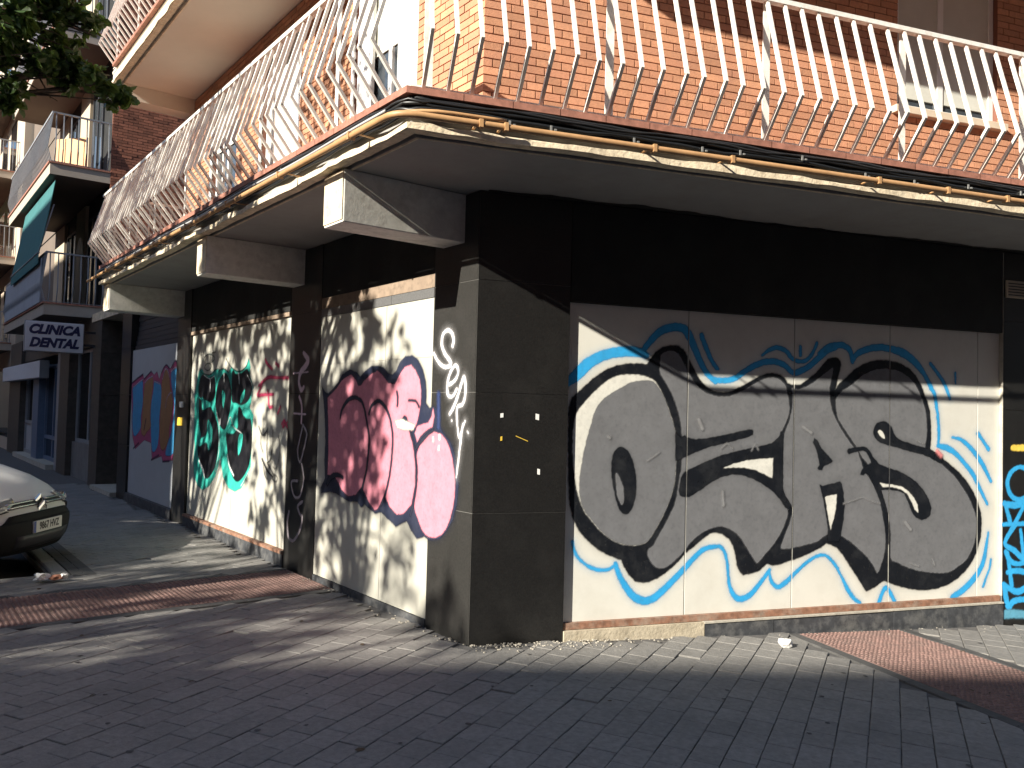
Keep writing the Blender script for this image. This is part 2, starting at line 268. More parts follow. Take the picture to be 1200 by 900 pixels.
PAINT = {
 'ozas_outline': [
  'F0|733,1667;758,1743;832,1812;927,1895;1017,1956;1115,1998;1229,2019;1331,2021;1374,2019;1403,2063;1446,2117;1511,2157;1571,2173;1646,2175;1691,2147;1726,2101;1774,2023;1833,1925;1903,1858;1973,1830;2059,1825;2130,1837;2212,1873;2295,1917;2379,1961;2451,1988;2525,1996;2587,1985;2637,1956;2658,1918;2704,1909;2775,1908;2850,1953;2939,2013;3002,2079;3053,2131;3105,2150;3157,2148;3188,2124;3194,2087;3179,2033;3159,1968;3139,1885;3173,1933;3238,1982;3329,2057;3422,2108;3516,2139;3611,2151;3721,2148;3818,2130;3916,2090;3987,2032;4045,1956;4081,1880;4117,1814;4147,1725;4159,1614;4163,1502;4159,1443;4148,1374;4260,1332;4362,1277;4480,1198;4569,1119;4644,1028;4704,926;4738,834;4748,743;4737,615;4693,492;4634,403;4561,327;4473,264;4357,213;4228,185;4100,178;3974,191;3849,218;3738,251;3661,280;3567,229;3474,196;3379,323;3299,421;3232,508;3166,573;3062,613;3011,578;2910,539;2798,501;2661,469;2612,454;2539,446;2484,464;2418,410;2346,393;2263,381;2227,413;2202,464;2189,545;2164,616;2128,667;2069,708;2010,725;1953,716;1884,673;1806,616;1735,566;1680,510;1614,459;1560,422;1494,386;1429,364;1364,359;1309,374;1255,424;1216,483;1188,536;1134,557;1060,584;986,628;911,687;848,750;816,798;780,876;757,964;744,1152;736,1403',
 ],
 'ozas_cream': [
  'F1|802,1631;896,1747;968,1816;1040,1876;1124,1918;1220,1932;1307,1932;1384,1918;1440,1891;1480,1843;1531,1756;1578,1649;1621,1532;1638,1446;1643,1328;1638,1220;1629,1101;1592,984;1539,867;1475,761;1411,676;1361,651;1303,645;1207,654;1110,691;1014,760;928,852;875,916;824,1033;793,1183;775,1340;776,1510',
 ],
 'ozas_fill': [
  'F1|921,1564;947,1647;1001,1725;1078,1785;1162,1832;1247,1874;1334,1890;1399,1893;1440,1878;1480,1837;1531,1756;1578,1649;1621,1532;1638,1446;1643,1328;1638,1220;1629,1101;1592,984;1539,867;1475,761;1411,676;1361,651;1303,645;1207,654;1110,691;1014,760;928,852;875,916;838,1026;835,1152;852,1278;877,1404',
  'F1|1485,2027;1494,2093;1534,2123;1586,2132;1635,2117;1674,2075;1713,2014;1756,1942;1811,1878;1881,1825;1962,1799;2060,1792;2154,1810;2248,1854;2344,1903;2440,1948;2525,1962;2587,1943;2638,1903;2658,1842;2677,1759;2682,1703;2663,1626;2619,1539;2587,1480;2592,1149;2615,1011;2660,949;2677,894;2674,839;2656,787;2608,696;2536,605;2464,536;2395,472;2356,509;2295,592;2234,674;2174,726;2103,758;2044,769;1956,754;1872,716;1790,659;1723,586;1657,526;1592,479;1537,462;1481,473;1448,504;1420,543;1408,587;1423,615;1456,639;1498,706;1562,812;1612,902;1641,967;1661,1072;1676,1170;1690,1249;1689,1348;1691,1447;1673,1579;1641,1690;1586,1807;1532,1891;1490,1949',
  'F1|2700,1878;2712,1801;2703,1707;2680,1613;2644,1536;2628,1477;2625,1342;2623,1197;2627,1053;2703,942;2721,886;2704,804;2661,712;2646,674;2618,603;2629,577;2721,581;2846,601;2972,629;3061,678;3130,683;3204,668;3296,623;3389,556;3483,479;3551,401;3590,346;3632,420;3663,516;3675,624;3667,764;3644,873;3603,982;3557,1061;3488,1158;3438,1219;3365,1384;3338,1398;3245,1500;3164,1605;3111,1700;3086,1784;3077,1869;3088,1944;3113,2062;3054,2033;2978,1979;2889,1921;2801,1881;2751,1872',
  'F1|3143,1743;3138,1793;3161,1829;3213,1879;3305,1930;3410,2010;3517,2057;3612,2077;3722,2077;3819,2059;3903,2018;3974,1959;4031,1878;4075,1790;4101,1702;4113,1591;4111,1498;4098,1398;4174,1313;4261,1276;4348,1221;4436,1153;4510,1074;4585,984;4645,881;4684,779;4681,654;4648,538;4574,428;4487,375;4385,328;4284,319;4141,332;4014,353;3888,391;3791,432;3729,471;3727,676;3709,785;3684,883;3646,981;3620,1046;3565,1147;3510,1234;3419,1320;3365,1394;3284,1490;3204,1585;3159,1651',
 ],
 'ozas_black': [
  'F1|1158,1384;1195,1375;1234,1344;1279,1248;1301,1132;1296,997;1255,901;1212,880;1169,912;1135,989;1106,1104;1090,1219;1099,1314;1126,1364',
  'F0|1629,1512;1675,1467;1711,1480;1732,1464;1812,1450;1926,1462;2101,1494;2278,1533;2326,1536;2338,1518;2333,1493;2279,1472;2102,1429;1928,1391;1814,1350;1701,1305;1671,1289;1634,1282',
  'F0|1711,1193;1686,1151;1669,1065;1677,1019;1700,1006;1760,1003;1865,1057;1956,1117;2049,1157;2142,1177;2225,1175;2333,1146;2443,1095;2529,1043;2604,974;2654,908;2687,894;2708,928;2657,994;2629,1053;2626,1197;2624,1373;2628,1501;2595,1490;2550,1455;2510,1428;2401,1402;2221,1369;2045,1328;1930,1287;1816,1241;1737,1208',
  'F0|2928,1476;2960,1456;2999,1393;3064,1338;3117,1288;3094,1268;3030,1248;3008,1212;2980,1215;2963,1230;2982,1254;2968,1327;2942,1401;2913,1442',
  'F0|2988,1094;3017,1083;3107,1101;3191,1118;3211,1095;3229,1020;3242,914;3231,798;3206,671;3191,618;3075,622;3068,674;3077,727;3056,832;3029,959;3002,1043',
  'S1|3286,1372;3345,1383;3431,1393;3479,1368;3520,1309;3554,1256|23,19,17,17,19,37.5',
  'F0|3397,1175;3418,1221;3473,1255;3540,1293;3584,1270;3690,1234;3801,1207;3898,1169;3997,1114;4082,1036;4140,958;4169,880;4155,825;4113,792;4057,785;4000,805;3955,850;3912,938;3869,1015;3803,1036;3720,1047;3638,1048;3604,1039;3556,1104;3488,1178;3454,1185;3432,1171',
  'S1|3501,1185;3577,1072;3628,963;3664,844;3686,713;3698,605|18,26.3,22,26.3,20,20',
  'F1|3533,1524;3539,1571;3572,1612;3626,1627;3681,1617;3730,1575;3758,1515;3821,1472;3918,1446;4031,1419;4159,1393;4289,1327;4261,1279;4174,1315;4060,1349;3919,1376;3780,1408;3697,1424;3615,1445;3560,1477',
 ],
 'ozas_gray2': [
  'F1|1128,1188;1163,1151;1195,1074;1201,998;1186,947;1151,998;1133,1084',
 ],
 'ozas_white': [
  'F0|2059,1227;2164,1263;2282,1289;2403,1301;2527,1308;2523,1144;2453,1177;2356,1214;2260,1231;2165,1232',
  'F0|3041,990;3095,1006;3156,1012;3157,936;3139,841;3102,723;3083,790;3062,895',
  'F0|3603,1106;3665,1097;3761,1087;3844,1070;3914,1032;3977,971;4013,915;4021,847;3985,872;3950,938;3900,1013;3830,1049;3733,1071;3638,1069',
  'F1|3580,1543;3607,1552;3637,1526;3653,1481;3621,1491;3587,1521',
 ],
 'ozas_blue': [
  'S1|728,1856;779,1900;829,1947;890,2005;993,2062;1099,2093;1227,2109;1325,2102;1369,2084|30,40,44,44,40,39,40,35,25',
  'S1|1341,2122;1400,2194;1476,2267;1564,2307;1677,2313;1735,2261;1794,2154;1854,2037;1913,1959;1984,1906|20,26,30,32,33,33,30,26,23,22',
  'S1|1970,1920;2069,1918;2152,1937;2234,1986;2341,2047;2450,2083;2548,2087;2635,2060;2698,2010;2761,2013;2862,2059;2963,2137;3052,2205;3129,2236|22,23,23,23,25,26,26,24,22,27.5,25,27,28,28',
  'S1|2975,2168;3052,2220;3129,2250;3208,2254;3274,2225;3301,2167;3309,2119|25,33.8,27,27,25,22,18',
  'S1|3309,2124;3354,2186;3461,2234;3596,2257;3720,2247;3831,2225;3929,2180;4015,2117;4086,2041;4144,1960;4188,1894|18,25,29,30,30,37.5,35,31.2,22,22.5,15',
  'S1|4154,1927;4198,1878;4220,1772;4243,1660;4249,1493|18.8,18.7,17.5,13,16.3',
  'S1|4235,1679;4251,1556;4245,1438|15,15,12',
  'S1|4245,1427;4347,1406;4449,1356;4553,1266;4643,1176;4718,1062;4813,913|21,28.7,23,21,22.5,18.8,13',
  'S1|4404,1502;4492,1486;4581,1437;4671,1358;4762,1256;4854,1116|10,17,21.3,22.5,22.5,15',
  'S1|4700,1541;4768,1467;4824,1403|20,16,20',
  'S1|1849,2268;1897,2169;1945,2071;1993,2012|18',
  'S1|1853,2248;1901,2149;1950,2061;2003,2008|20,19,17,12',
  'S1|2412,2133;2485,2183;2571,2203;2646,2175;2696,2125;2760,2102;2835,2110;2898,2166;2948,2264|10,17,20,20,18,17,17,17,13',
  'S1|2783,2224;2784,2150|14',
  'S1|4152,2139;4239,2053;4312,1966;4372,1844|18,17,18.7,13.8',
  'S1|4431,2072;4436,1981|11.2,9',
  'S1|788,686;805,620;832,572;884,523;958,483;1042,466;1104,478;1148,509|10,12,13,11.3,15,14,13,10.5',
  'S1|1144,510;1169,437;1224,349;1290,270;1367,226;1454,231;1540,287;1627,361;1726,445;1815,530;1905,597;2009,614|17,21,25,29,31,30,28,26,24,22,20,18',
  'S1|1989,613;2041,614;2083,578;2114,497;2127,386;2147,286;2195,213;2255,195;2337,227;2408,294;2479,372;2510,412|17,16,15,13,13,16,22,25,23,20,17,15',
  'S1|2509,412;2529,325;2591,274;2664,304;2762,382;2874,461;2974,509;3051,512;3116,473;3188,397|11,15,18,22.5,16,15,14,13,12,10',
  'S1|3077,499;3155,426;3222,329;3288,221;3355,143;3415,106|10,11,12,18.8,17,13',
  'S1|3611,95;3684,221;3781,97|19,18.8,17',
  'S1|4416,105;4532,160;4650,245;4739,343;4783,444;4827,658|25,29,29,24,22.5,10',
  'S1|4858,418;4844,339;4799,250;4770,184|11,11,11,13.8',
 ],
 'red_smudge': [
  'S1|4224,1382;4267,1344|15,18.8',
 ],
 'blue_tag': [
  'S1|5253,1214;5206,1239;5128,1242;5051,1202;5005,1122;5021,1030;5083,966;5160,954;5246,993;5277,1109;5245,1219|22.5,22.5,18,22.5,22.5,22.5,22.5,22.5,18,18,18',
  'S1|4968,921;5083,903;5285,933|25,31.3,31.3',
  'S1|4983,904;5038,755|19.5,24.4',
  'S1|5223,924;5046,669|19.5,24.4',
  'S1|4954,733;5286,736|18,22.5',
  'S1|5100,727;4978,569;5086,498;5210,408;5272,377|26.3,21,26.3,26.2,26.3',
  'S1|5165,679;5194,495;5197,426|17,21.3,21.3',
  'S1|4986,489;5040,408;5132,376;5272,400|21,26.2,21,26.3',
  'S1|5009,477;5060,185|19.5,24.4',
  'S1|5010,306;5117,316;5273,291|21,26.3,26.3',
  'S1|4965,200;5041,157;5134,128;5273,170|24,24,30,30',
  'S1|4973,183;5019,-1;5088,47;5274,60|28.1,28.1,28.1,22.5',
 ],
 'yellow_mark': [
  'S0|5068,1418;5299,1421|26.5,33.1',
 ],
 'blue_pale': [
  'S1|4846,-105;4951,-71;5073,-66;5290,-90|31,38.8,38.7,31',
 ],
 'ozas_scuff': [
  'S1|3230,935;3335,963;3423,983;3513,954;3603,931|4.2,4.3,4.2,4.3,4.4',
  'S1|2058,1043;2068,936|13.5',
  'S1|1060,1458;1068,1455|14.6',
  'S1|1391,1281;1492,1346|4.9',
  'S1|4003,1463;4078,1442|4.4',
  'S1|1832,1602;1864,1536|16.9',
  'S1|3939,416;4032,391|7.2',
  'S1|4183,445;4202,393|9.4',
  'S1|2810,1567;2895,1519|14',
  'S1|3879,767;3936,708|18.1',
  'S1|2321,1367;2352,1415;2385,1374|4',
  'S1|2044,1385;2098,1419;2146,1379|4',
 ],
 'pink_outline': [
  'F0|2536,1831;2456,1774;2381,1758;2195,1849;2108,1930;1952,1972;1818,1944;1750,1903;1667,1950;1545,1991;1420,1988;1330,1970;1254,1923;1182,1911;1121,1941;1067,2009;980,2052;873,2055;784,2017;713,1944;665,1846;650,1759;652,1680;600,1641;552,1655;479,1630;437,1503;388,1462;289,1394;228,1304;184,1173;171,1082;183,959;232,831;312,739;405,674;543,646;624,663;728,631;816,685;885,749;972,717;1061,682;1137,717;1204,733;1302,773;1408,749;1530,783;1600,807;1654,770;1736,815;1901,799;2050,827;2152,846;2281,850;2465,822;2484,878;2396,966;2422,1136;2415,1311;2439,1502;2471,1648',
 ],
 'pink_fill': [
  'F0|2396,1718;2290,1765;2170,1827;2121,1866;2054,1895;1920,1925;1835,1880;1782,1823;1733,1823;1673,1866;1536,1923;1432,1945;1340,1904;1249,1839;1135,1830;1057,1909;979,1965;886,1979;818,1933;750,1859;722,1766;726,1660;758,1554;793,1493;868,1444;797,1327;776,1196;774,1044;817,888;937,801;1044,784;1158,832;1252,920;1303,859;1358,797;1410,777;1512,831;1618,922;1666,947;1765,872;1904,847;2032,888;2109,947;2179,995;2342,1006;2339,1212;2357,1448',
  'F1|545,1460;482,1457;406,1441;326,1381;264,1280;224,1150;217,1017;255,870;328,751;426,689;536,672;635,699;715,785;774,877;744,1033;736,1165;759,1276;697,1368;626,1426',
  'F0|542,1639;520,1578;544,1500;628,1469;713,1423;761,1375;797,1440;768,1494;689,1516;606,1528;560,1577',
 ],
 'pink_black': [
  'S1|2114,1532;2092,1595;2041,1649;1971,1695;1897,1715;1807,1718;1713,1689;1657,1630;1612,1543;1560,1420;1545,1334;1559,1217;1575,1107;1615,1009;1642,942|11.3,17.4,19.4,20.6,21.3,18.1,16.9,14.5,14.5,14.5,14.5,14.5,14.5,14.5,18.1',
  'S1|1564,1580;1533,1639;1474,1673;1390,1690;1291,1648;1208,1565;1166,1482;1144,1400;1144,1289;1169,1114;1229,943;1301,831|14.5,16.3,18.1,17.5,17.5,15.8,13.5,14,14,13.5,14,14',
  'S1|884,1490;854,1424;808,1348;763,1185;754,1032;797,877;831,800|16.3,13,13,11.7,11.7,13.5,13',
  'S1|789,1307;747,1352;680,1395;614,1436;531,1475|13,16.3,16.3,14.1,13',
  'S1|1097,1767;1080,1719;1083,1657|13.5,13.5,14',
  'S1|906,1697;801,1693;744,1647|10.1',
  'S1|2336,928;2268,985;2163,1016;2067,1015;2023,1000|23.3,28,23.3,18.7,15.5',
  'F1|1047,1513;969,1576;914,1544;924,1483;1017,1473',
 ],
 'pink_patch': [
  'F0|1117,1532;995,1549;913,1530;794,1506;818,1466;962,1461;1072,1478',
 ],
 'pink_white': [
  'S1|524,1414;523,1395|11.7',
  'S1|435,1433;434,1414|12.5',
  'S1|441,1354;440,1335|11.3',
 ],
 'white_tag': [
  'S1|293,2099;280,2145;309,2198;369,2220;427,2191;440,2124;401,2055;331,1998;308,1968;355,1946;431,1960;500,2004;548,2054|15,14.3,13.5,13.5,14.2,15,15.8,15.8,15,14.3,13.5,12.8,12',
  'S1|321,1817;249,1845;210,1895;222,1942;259,1952;313,1905;344,1832;346,1766;317,1729;264,1736;225,1780|12.8,12.8,10.6,12.8,12.8,12.8,12.8,12.8,12.8,10.6,12.8',
  'S1|305,1602;260,1649;212,1722;169,1808;134,1868;114,1822;110,1736;145,1672;208,1650;209,1563;186,1463;166,1433;139,1494;106,1551|12.8,13.5,13.5,13.5,13.5,13.5,11.2,12.8,12,9.4,8.8,9.8,9,7.5',
  'S1|130,1529;151,1422;174,1278;196,1145|8.7,9.8,9,6.8',
  'S1|276,1553;273,1550|6.8,5.6',
  'S1|73,1481;57,1468|4.4,5.3',
 ],
 'navy_band': [
  'S0|473,1745;460,1503|21.9,22.7',
 ],
 'pale_tag': [
  'S1|2974,2159;2868,2089;2922,2030;3031,1972;3071,1874;3004,1792;2947,1823|22.5,35,35,30,25,25,20',
  'S1|3215,1963;2852,1970|7.5',
  'S1|3167,1559;2877,1554|10',
  'S1|3047,1726;2979,1635;2977,1469|18.8,16.9,16.9',
 ],
 'grey_tag': [
  'S1|2933,1451;2838,1365;2895,1206;2980,1080;3038,1198;2938,1434|15,15,15,15,13.5,15',
  'S1|2931,1064;2871,918;2952,748;3097,741;3170,870;3024,892|15,13.5,15,15,15,15',
  'S1|2888,701;2991,647;2937,575;2881,546;2924,420;3071,297;3197,324;3234,455;3206,570|18.8,18.8,16.9,18.8,16.9,18.8,18.8,18.8,18.7',
 ],
 'green_teal': [
  'F0|6578,1607;6605,1746;6508,1955;6442,2071;6325,2096;6207,2024;5991,2006;5771,2068;5631,2070;5455,2068;5278,2026;5191,2084;5021,2036;4808,2034;4675,2079;4600,2169;4539,2066;4557,1982;4423,1838;4462,1696;4518,1601;4391,1520;4407,1414;4419,1272;4418,1037;4422,920;4542,793;4700,673;4904,616;5124,636;5324,744;5441,926;5486,975;5533,869;5636,733;5864,597;6110,525;6334,571;6494,695;6538,858;6510,1067;6559,1273;6570,1467',
 ],
 'green_black': [
  'F1|6293,2019;6071,1968;5823,1983;5749,1876;5754,1745;5909,1666;6166,1691;6390,1732;6432,1884',
  'F1|5430,2020;5271,1960;5162,1819;5147,1682;5188,1543;5315,1339;5512,1371;5692,1562;5714,1745;5633,1914',
  'F1|5138,2032;5017,1998;4805,2006;4638,2044;4518,1922;4454,1814;4551,1696;4749,1635;4981,1657;5123,1694',
  'F1|6408,1691;6271,1664;6153,1583;6025,1585;5900,1593;5724,1483;5597,1356;5551,1203;5570,1021;5649,849;5819,732;5980,687;6165,800;6336,939;6377,1087;6260,1215;6348,1389',
  'F1|4885,1597;4760,1574;4621,1552;4480,1483;4416,1343;4423,1084;4535,888;4794,743;4994,782;5142,958;5235,1128;5272,1290;5050,1297;4879,1377',
 ],
 'green_teal2': [
  'F1|5476,1809;5370,1757;5383,1668;5420,1591;5470,1693',
  'F1|4699,1810;4706,1719;4820,1646;4811,1732',
  'F1|6277,1712;6166,1691;6092,1611;6128,1557;6238,1569',
  'F1|5965,1432;5807,1330;5808,1166;5918,1042;6023,1143;6309,1076;6372,1156;6058,1229;6005,1344',
  'F1|4800,1294;4702,1285;4741,1127;4827,1050;4854,1207',
  'F1|4762,1592;4556,1582;4433,1507;4545,1475;4702,1514',
  'F1|5171,1393;5022,1372;4978,1300;5234,1291;5257,1328',
 ],
 'green_white': [
  'S1|5657,1536;5541,1358;5522,1050;5624,799|5.6,6.8,5.6,5.6',
  'S1|6285,887;6120,790;6030,683|16.3,18.8,7.5',
  'S1|5205,1029;5116,897;4953,798|8.7,16.3,8.8',
  'S1|6227,2011;5986,1959;5783,1993|4.4,4.4,5.3',
  'S1|5952,1959;5946,1799|6.8',
  'S1|5436,2008;5418,1917|9.8,8.1',
  'S1|4910,2002;4880,1879|18.7,5',
  'S1|4624,1978;4443,1838;4475,1696|5',
  'S1|5246,1391;5144,1481;5022,1372;4732,1302|5,5,4,4',
  'S1|5520,1448;5513,1384|7.5',
  'S1|4407,932;4576,790;4702,697|4,4,5',
 ],
 'green_line': [
  'S1|6391,2091;6296,2040;6119,2013;5930,2014;5791,2061;5704,2079|5.3,4.4,4.4,4.4,4.4,4.4',
  'S1|5648,2045;5474,2073;5298,2036|5',
  'S1|5372,2191;5211,2097;4985,2031;4808,2034;4659,2087;4600,2169|5.6,5.6,5.6,5.6,5.6,4.5',
  'S1|6249,2189;6233,2243;6045,2277;5875,2250;5816,2201;5927,2165|5,5,6,6,5,5',
  'S1|6011,2349;5987,2147|5,6',
  'S1|6216,2100;6136,2152;5988,2154;5940,2105;6062,2066;6193,2092|6,6,6,5,6,5',
  'S1|5941,2286;5785,2292|5.3,4.4',
 ],
 'red_tag': [
  'S1|4076,2139;4030,2096;3873,2024|15,18.7,15',
  'S1|3771,2087;3689,2052|15',
  'S1|4247,1848;3974,1937;3704,1929;3423,1926|15,18.8,15,15',
  'S1|4281,1753;4201,1816;4137,1889|15',
  'S1|4265,1741;4011,1753;3815,1752|18.8,15,15',
  'S1|3974,1794;3947,1711;3916,1619;3813,1620|15',
  'S1|3670,1551;3603,1622|15',
  'S1|3544,1444;3483,1475;3397,1414|15',
  'S1|3470,1476;3516,1415|15',
  'S1|3509,1477;3374,1413|11,13.8',
  'S1|3385,1475;3490,1413|10',
 ],
 'black_tag': [
  'S1|4207,1403;4081,1304;3949,1362|6,7.5,7.5',
  'S1|3933,1383;3942,1157;3888,1031;3797,1075|8.1,8.1,8.1,6.5',
  'S1|3783,1365;3780,1209;3836,1051;3916,1018|6,6,7.5,7.5',
  'S1|3622,1321;3574,1164;3622,1009;3681,963;3747,984|4,4,5,4,4',
  'S1|4072,1048;3908,934;3740,874|12.5,12.5,10',
  'S1|4037,1004;3979,884;3899,839|4.5,5.6,4.5',
  'S1|3916,1012;3790,942;3712,887|8.8,7,7',
  'S1|3728,908;3616,878;3657,829;3768,861|4.5,4.5,5.6,5.6',
  'S1|4127,1296;4124,1205;4048,1117|4.5,5.6,4.5',
 ],
 'candy_base': [
  'F0|10100,1862;10051,1957;9730,2023;9373,2085;9291,2015;9076,2064;8857,2121;8692,2063;8525,2113;8389,1992;8282,2090;8164,2173;8015,2196;7816,2135;7579,2240;7346,2189;7317,1974;7227,1309;7316,1013;7408,835;8011,770;8099,849;8619,762;8714,1018;9118,1045;9678,875;9889,1076;9960,1309',
 ],
 'candy_blue': [
  'F1|9992,1877;9776,1922;9388,1991;9332,1825;9302,1643;9383,1399;9383,1217;9762,1081;9926,1294;9952,1640',
  'F1|8655,1967;8445,1943;8282,1912;8225,1705;8288,1421;8270,1194;8352,963;8612,892;8739,1178;8798,1558;8699,1822',
  'F1|7759,2078;7540,2134;7342,2093;7308,1707;7286,1307;7407,1170;7491,924;7875,876;7799,1045;7628,1216;7562,1435;7543,1639;7696,1871',
 ],
 'candy_orange': [
  'F1|9218,1931;9009,2003;8787,2036;8726,1925;8809,1631;8803,1410;8752,1265;8993,1169;9128,1105;9314,1158;9311,1325;9273,1643',
  'F1|8215,1989;8058,2144;7873,2081;7779,1872;7680,1761;7605,1570;7736,1294;7758,1101;8010,938;8203,1026;8251,1350;8225,1705',
 ],
 'candy_lilac': [
  'S1|9961,1884;9656,1951;9331,2008|9',
  'S1|9220,1946;9010,2010;8761,2046|9',
  'S1|8199,1989;8057,2141;7900,2095;7838,2011|10.5,8.7,8.8,10.5',
  'S1|7751,2092;7542,2148;7338,2129|10.5',
  'S1|7974,1566;7919,1706;7709,1788;7600,1706|7.5,9,7.5,7.5',
  'S1|8666,1968;8309,1919|9,7.5',
 ],
 'candy_dark': [
  'S1|9792,877;9437,986|10.5',
  'S1|9144,1209;9054,1376|16.5',
  'S1|8647,760;8230,856|12',
  'S1|8011,773;7667,803|10,12',
  'S1|10069,1949;9730,2023;9344,2088|10.5,12.3,12.3',
  'S1|9272,2007;8857,2126|9',
  'S1|7759,2147;7579,2240;7361,2197|8.7,8.8,10.5',
  'S1|8256,2090;8040,2197;7857,2143|9,7.5,9',
 ],
}
def parse_shape(s):
    q = s.split('|'); typ = q[0][0]; sm = int(q[0][1])
    pts = [tuple(int(c) / 1000 for c in p.split(',')) for p in q[1].split(';')]
    w = [float(x) / 1000 for x in q[2].split(',')] if len(q) > 2 else None
    if w and len(w) == 1: w = w * len(pts)
    return typ, sm, pts, w
def paint_layer(name, key, fr, off, parent, step=0.007, feather=0.006, gaps=(), clip=None, label=None, split=None, halo=0.0):
    """spray paint: a thin film whose edge fades over a few millimetres"""
    if split is not None and len(PAINT[key]) > 1:
        full = PAINT[key]
        for i, one in enumerate(full):
            PAINT[key] = [one]; lb = split[i] if i < len(split) else None
            paint_layer(name, key, fr, off + .00004 * i, parent, step, feather, gaps, clip, lb if lb else label, None, halo)
        PAINT[key] = full; return
    shapes = [parse_shape(s) for s in PAINT[key]]
    allp = np.array([p for sh in shapes for p in sh[2]]); wmax = max([max(sh[3]) if sh[3] else 0 for sh in shapes]) + feather * 3 + (.07 if halo else 0)
    u0, z0 = allp.min(0) - wmax; u1, z1 = allp.max(0) + wmax
    nu = int((u1 - u0) / step) + 2; nz = int((z1 - z0) / step) + 2
    U = u0 + np.arange(nu) * step; Z = z0 + np.arange(nz) * step
    sdf = np.full((nz, nu), 1.0)
    for typ, sm, pts, w in shapes:
        pad = (max(w) if w else 0) + feather * 3 + (.07 if halo else 0)
        P = np.array(pts); lo = P.min(0) - pad; hi = P.max(0) + pad
        i0 = max(int((lo[0] - u0) / step), 0); i1 = min(int((hi[0] - u0) / step) + 2, nu); j0 = max(int((lo[1] - z0) / step), 0); j1 = min(int((hi[1] - z0) / step) + 2, nz)
        gu, gz = np.meshgrid(U[i0:i1], Z[j0:j1])
        if typ == 'F':
            C_ = spline(pts, True, 5) if sm else np.array(pts, float)
            C2 = np.roll(C_, -1, 0); d = seg_dist(gu, gz, C_, C2); ins = np.zeros(gu.shape, bool)
            for a, b in zip(C_, C2):
                if abs(a[1] - b[1]) < 1e-12: continue
                cnd = ((a[1] > gz) != (b[1] > gz)) & (gu < (b[0] - a[0]) * (gz - a[1]) / (b[1] - a[1]) + a[0]); ins ^= cnd
            d = np.where(ins, -d, d)
        else:
            Q = spline([(p[0], p[1], ww) for p, ww in zip(pts, w)], False, 5) if sm or len(pts) > 2 else np.array([(p[0], p[1], ww) for p, ww in zip(pts, w)])
            d = seg_dist(gu, gz, Q[:-1], Q[1:], Q[:-1, 2], Q[1:, 2])
        sdf[j0:j1, i0:i1] = np.minimum(sdf[j0:j1, i0:i1], d)
    ph = rng.random(6) * 6.28
    gu, gz = np.meshgrid(U, Z)
    sdf = sdf + 0.0016 * (np.sin(gu * 61 + ph[0]) * np.sin(gz * 53 + ph[1]) + np.sin(gu * 131 + ph[2]) * np.sin(gz * 117 + ph[3]))
    a = np.clip(0.5 - sdf / (2 * feather), 0, 1); a = a * a * (3 - 2 * a)
    if halo: a = np.maximum(a, halo * np.exp(-np.maximum(sdf, 0) / .022) - halo * .05)
    for g in gaps: a = a * np.clip((np.abs(gu - g) - 0.0035) / 0.004, 0, 1)
    if clip:
        a = a * ((gu > clip[0]) & (gu < clip[1]) & (gz > clip[2]) & (gz < clip[3]))
    keep = (np.maximum.reduce([a[:-1, :-1], a[1:, :-1], a[:-1, 1:], a[1:, 1:]]) > 0.004)
    jj, ii = np.nonzero(keep); idx = np.full((nz, nu), -1, int)
    for dj in (0, 1):
        for di in (0, 1): idx[jj + dj, ii + di] = 0
    vj, vi = np.nonzero(idx == 0); idx[vj, vi] = np.arange(len(vj))
    org = np.array(fr.p(0, off, 0)); eu = np.array(fr.eu)
    co = org + U[vi][:, None] * eu + Z[vj][:, None] * np.array((0, 0, 1.0))
    q = np.stack([idx[jj, ii], idx[jj, ii + 1], idx[jj + 1, ii + 1], idx[jj + 1, ii]], 1)
    n = eu @ np.cross(np.array((0, 0, 1.0)), np.array(fr.eo)) 
    if n < 0: q = q[:, ::-1]
    me = bpy.data.meshes.new(name); me.vertices.add(len(co)); me.vertices.foreach_set('co', co.ravel())
    me.loops.add(q.size); me.loops.foreach_set('vertex_index', q.ravel().astype(np.int32)); me.polygons.add(len(q)); me.polygons.foreach_set('loop_start', (np.arange(len(q)) * 4).astype(np.int32)); me.update(calc_edges=True)
    at = me.attributes.new('cover', 'FLOAT', 'POINT'); at.data.foreach_set('value', a[vj, vi].astype(np.float32))
    me.materials.append(bpy.data.materials.get('spray_' + key) or paint_mat('spray_' + key, PC[key])); me.validate()
    o = link(name, me, parent)
    if label: o['label'] = label
    return o
def text_mesh(name, txt, size, m, parent, mat4, shear=0.0, bold=0.0, depth=0.002, align='CENTER', sx=1.0, spacing=1.0):
    cu = bpy.data.curves.new(name, 'FONT'); cu.body = txt; cu.size = size; cu.shear = shear; cu.offset = bold; cu.extrude = depth; cu.align_x = align; cu.align_y = 'CENTER'; cu.space_character = spacing; cu.resolution_u = 3
    t = bpy.data.objects.new('tmp', cu); COL.objects.link(t); dg = bpy.context.evaluated_depsgraph_get()
    me = bpy.data.meshes.new_from_object(t.evaluated_get(dg)); bpy.data.objects.remove(t); bpy.data.curves.remove(cu)
    me.transform(mat4 @ Matrix.Diagonal((sx, 1, 1, 1))); me.materials.clear(); me.materials.append(m); me.name = name
    return link(name, me, parent)
def mitre(o): return -0.7197 * o        # where the two facades' offsets meet, as u in either frame
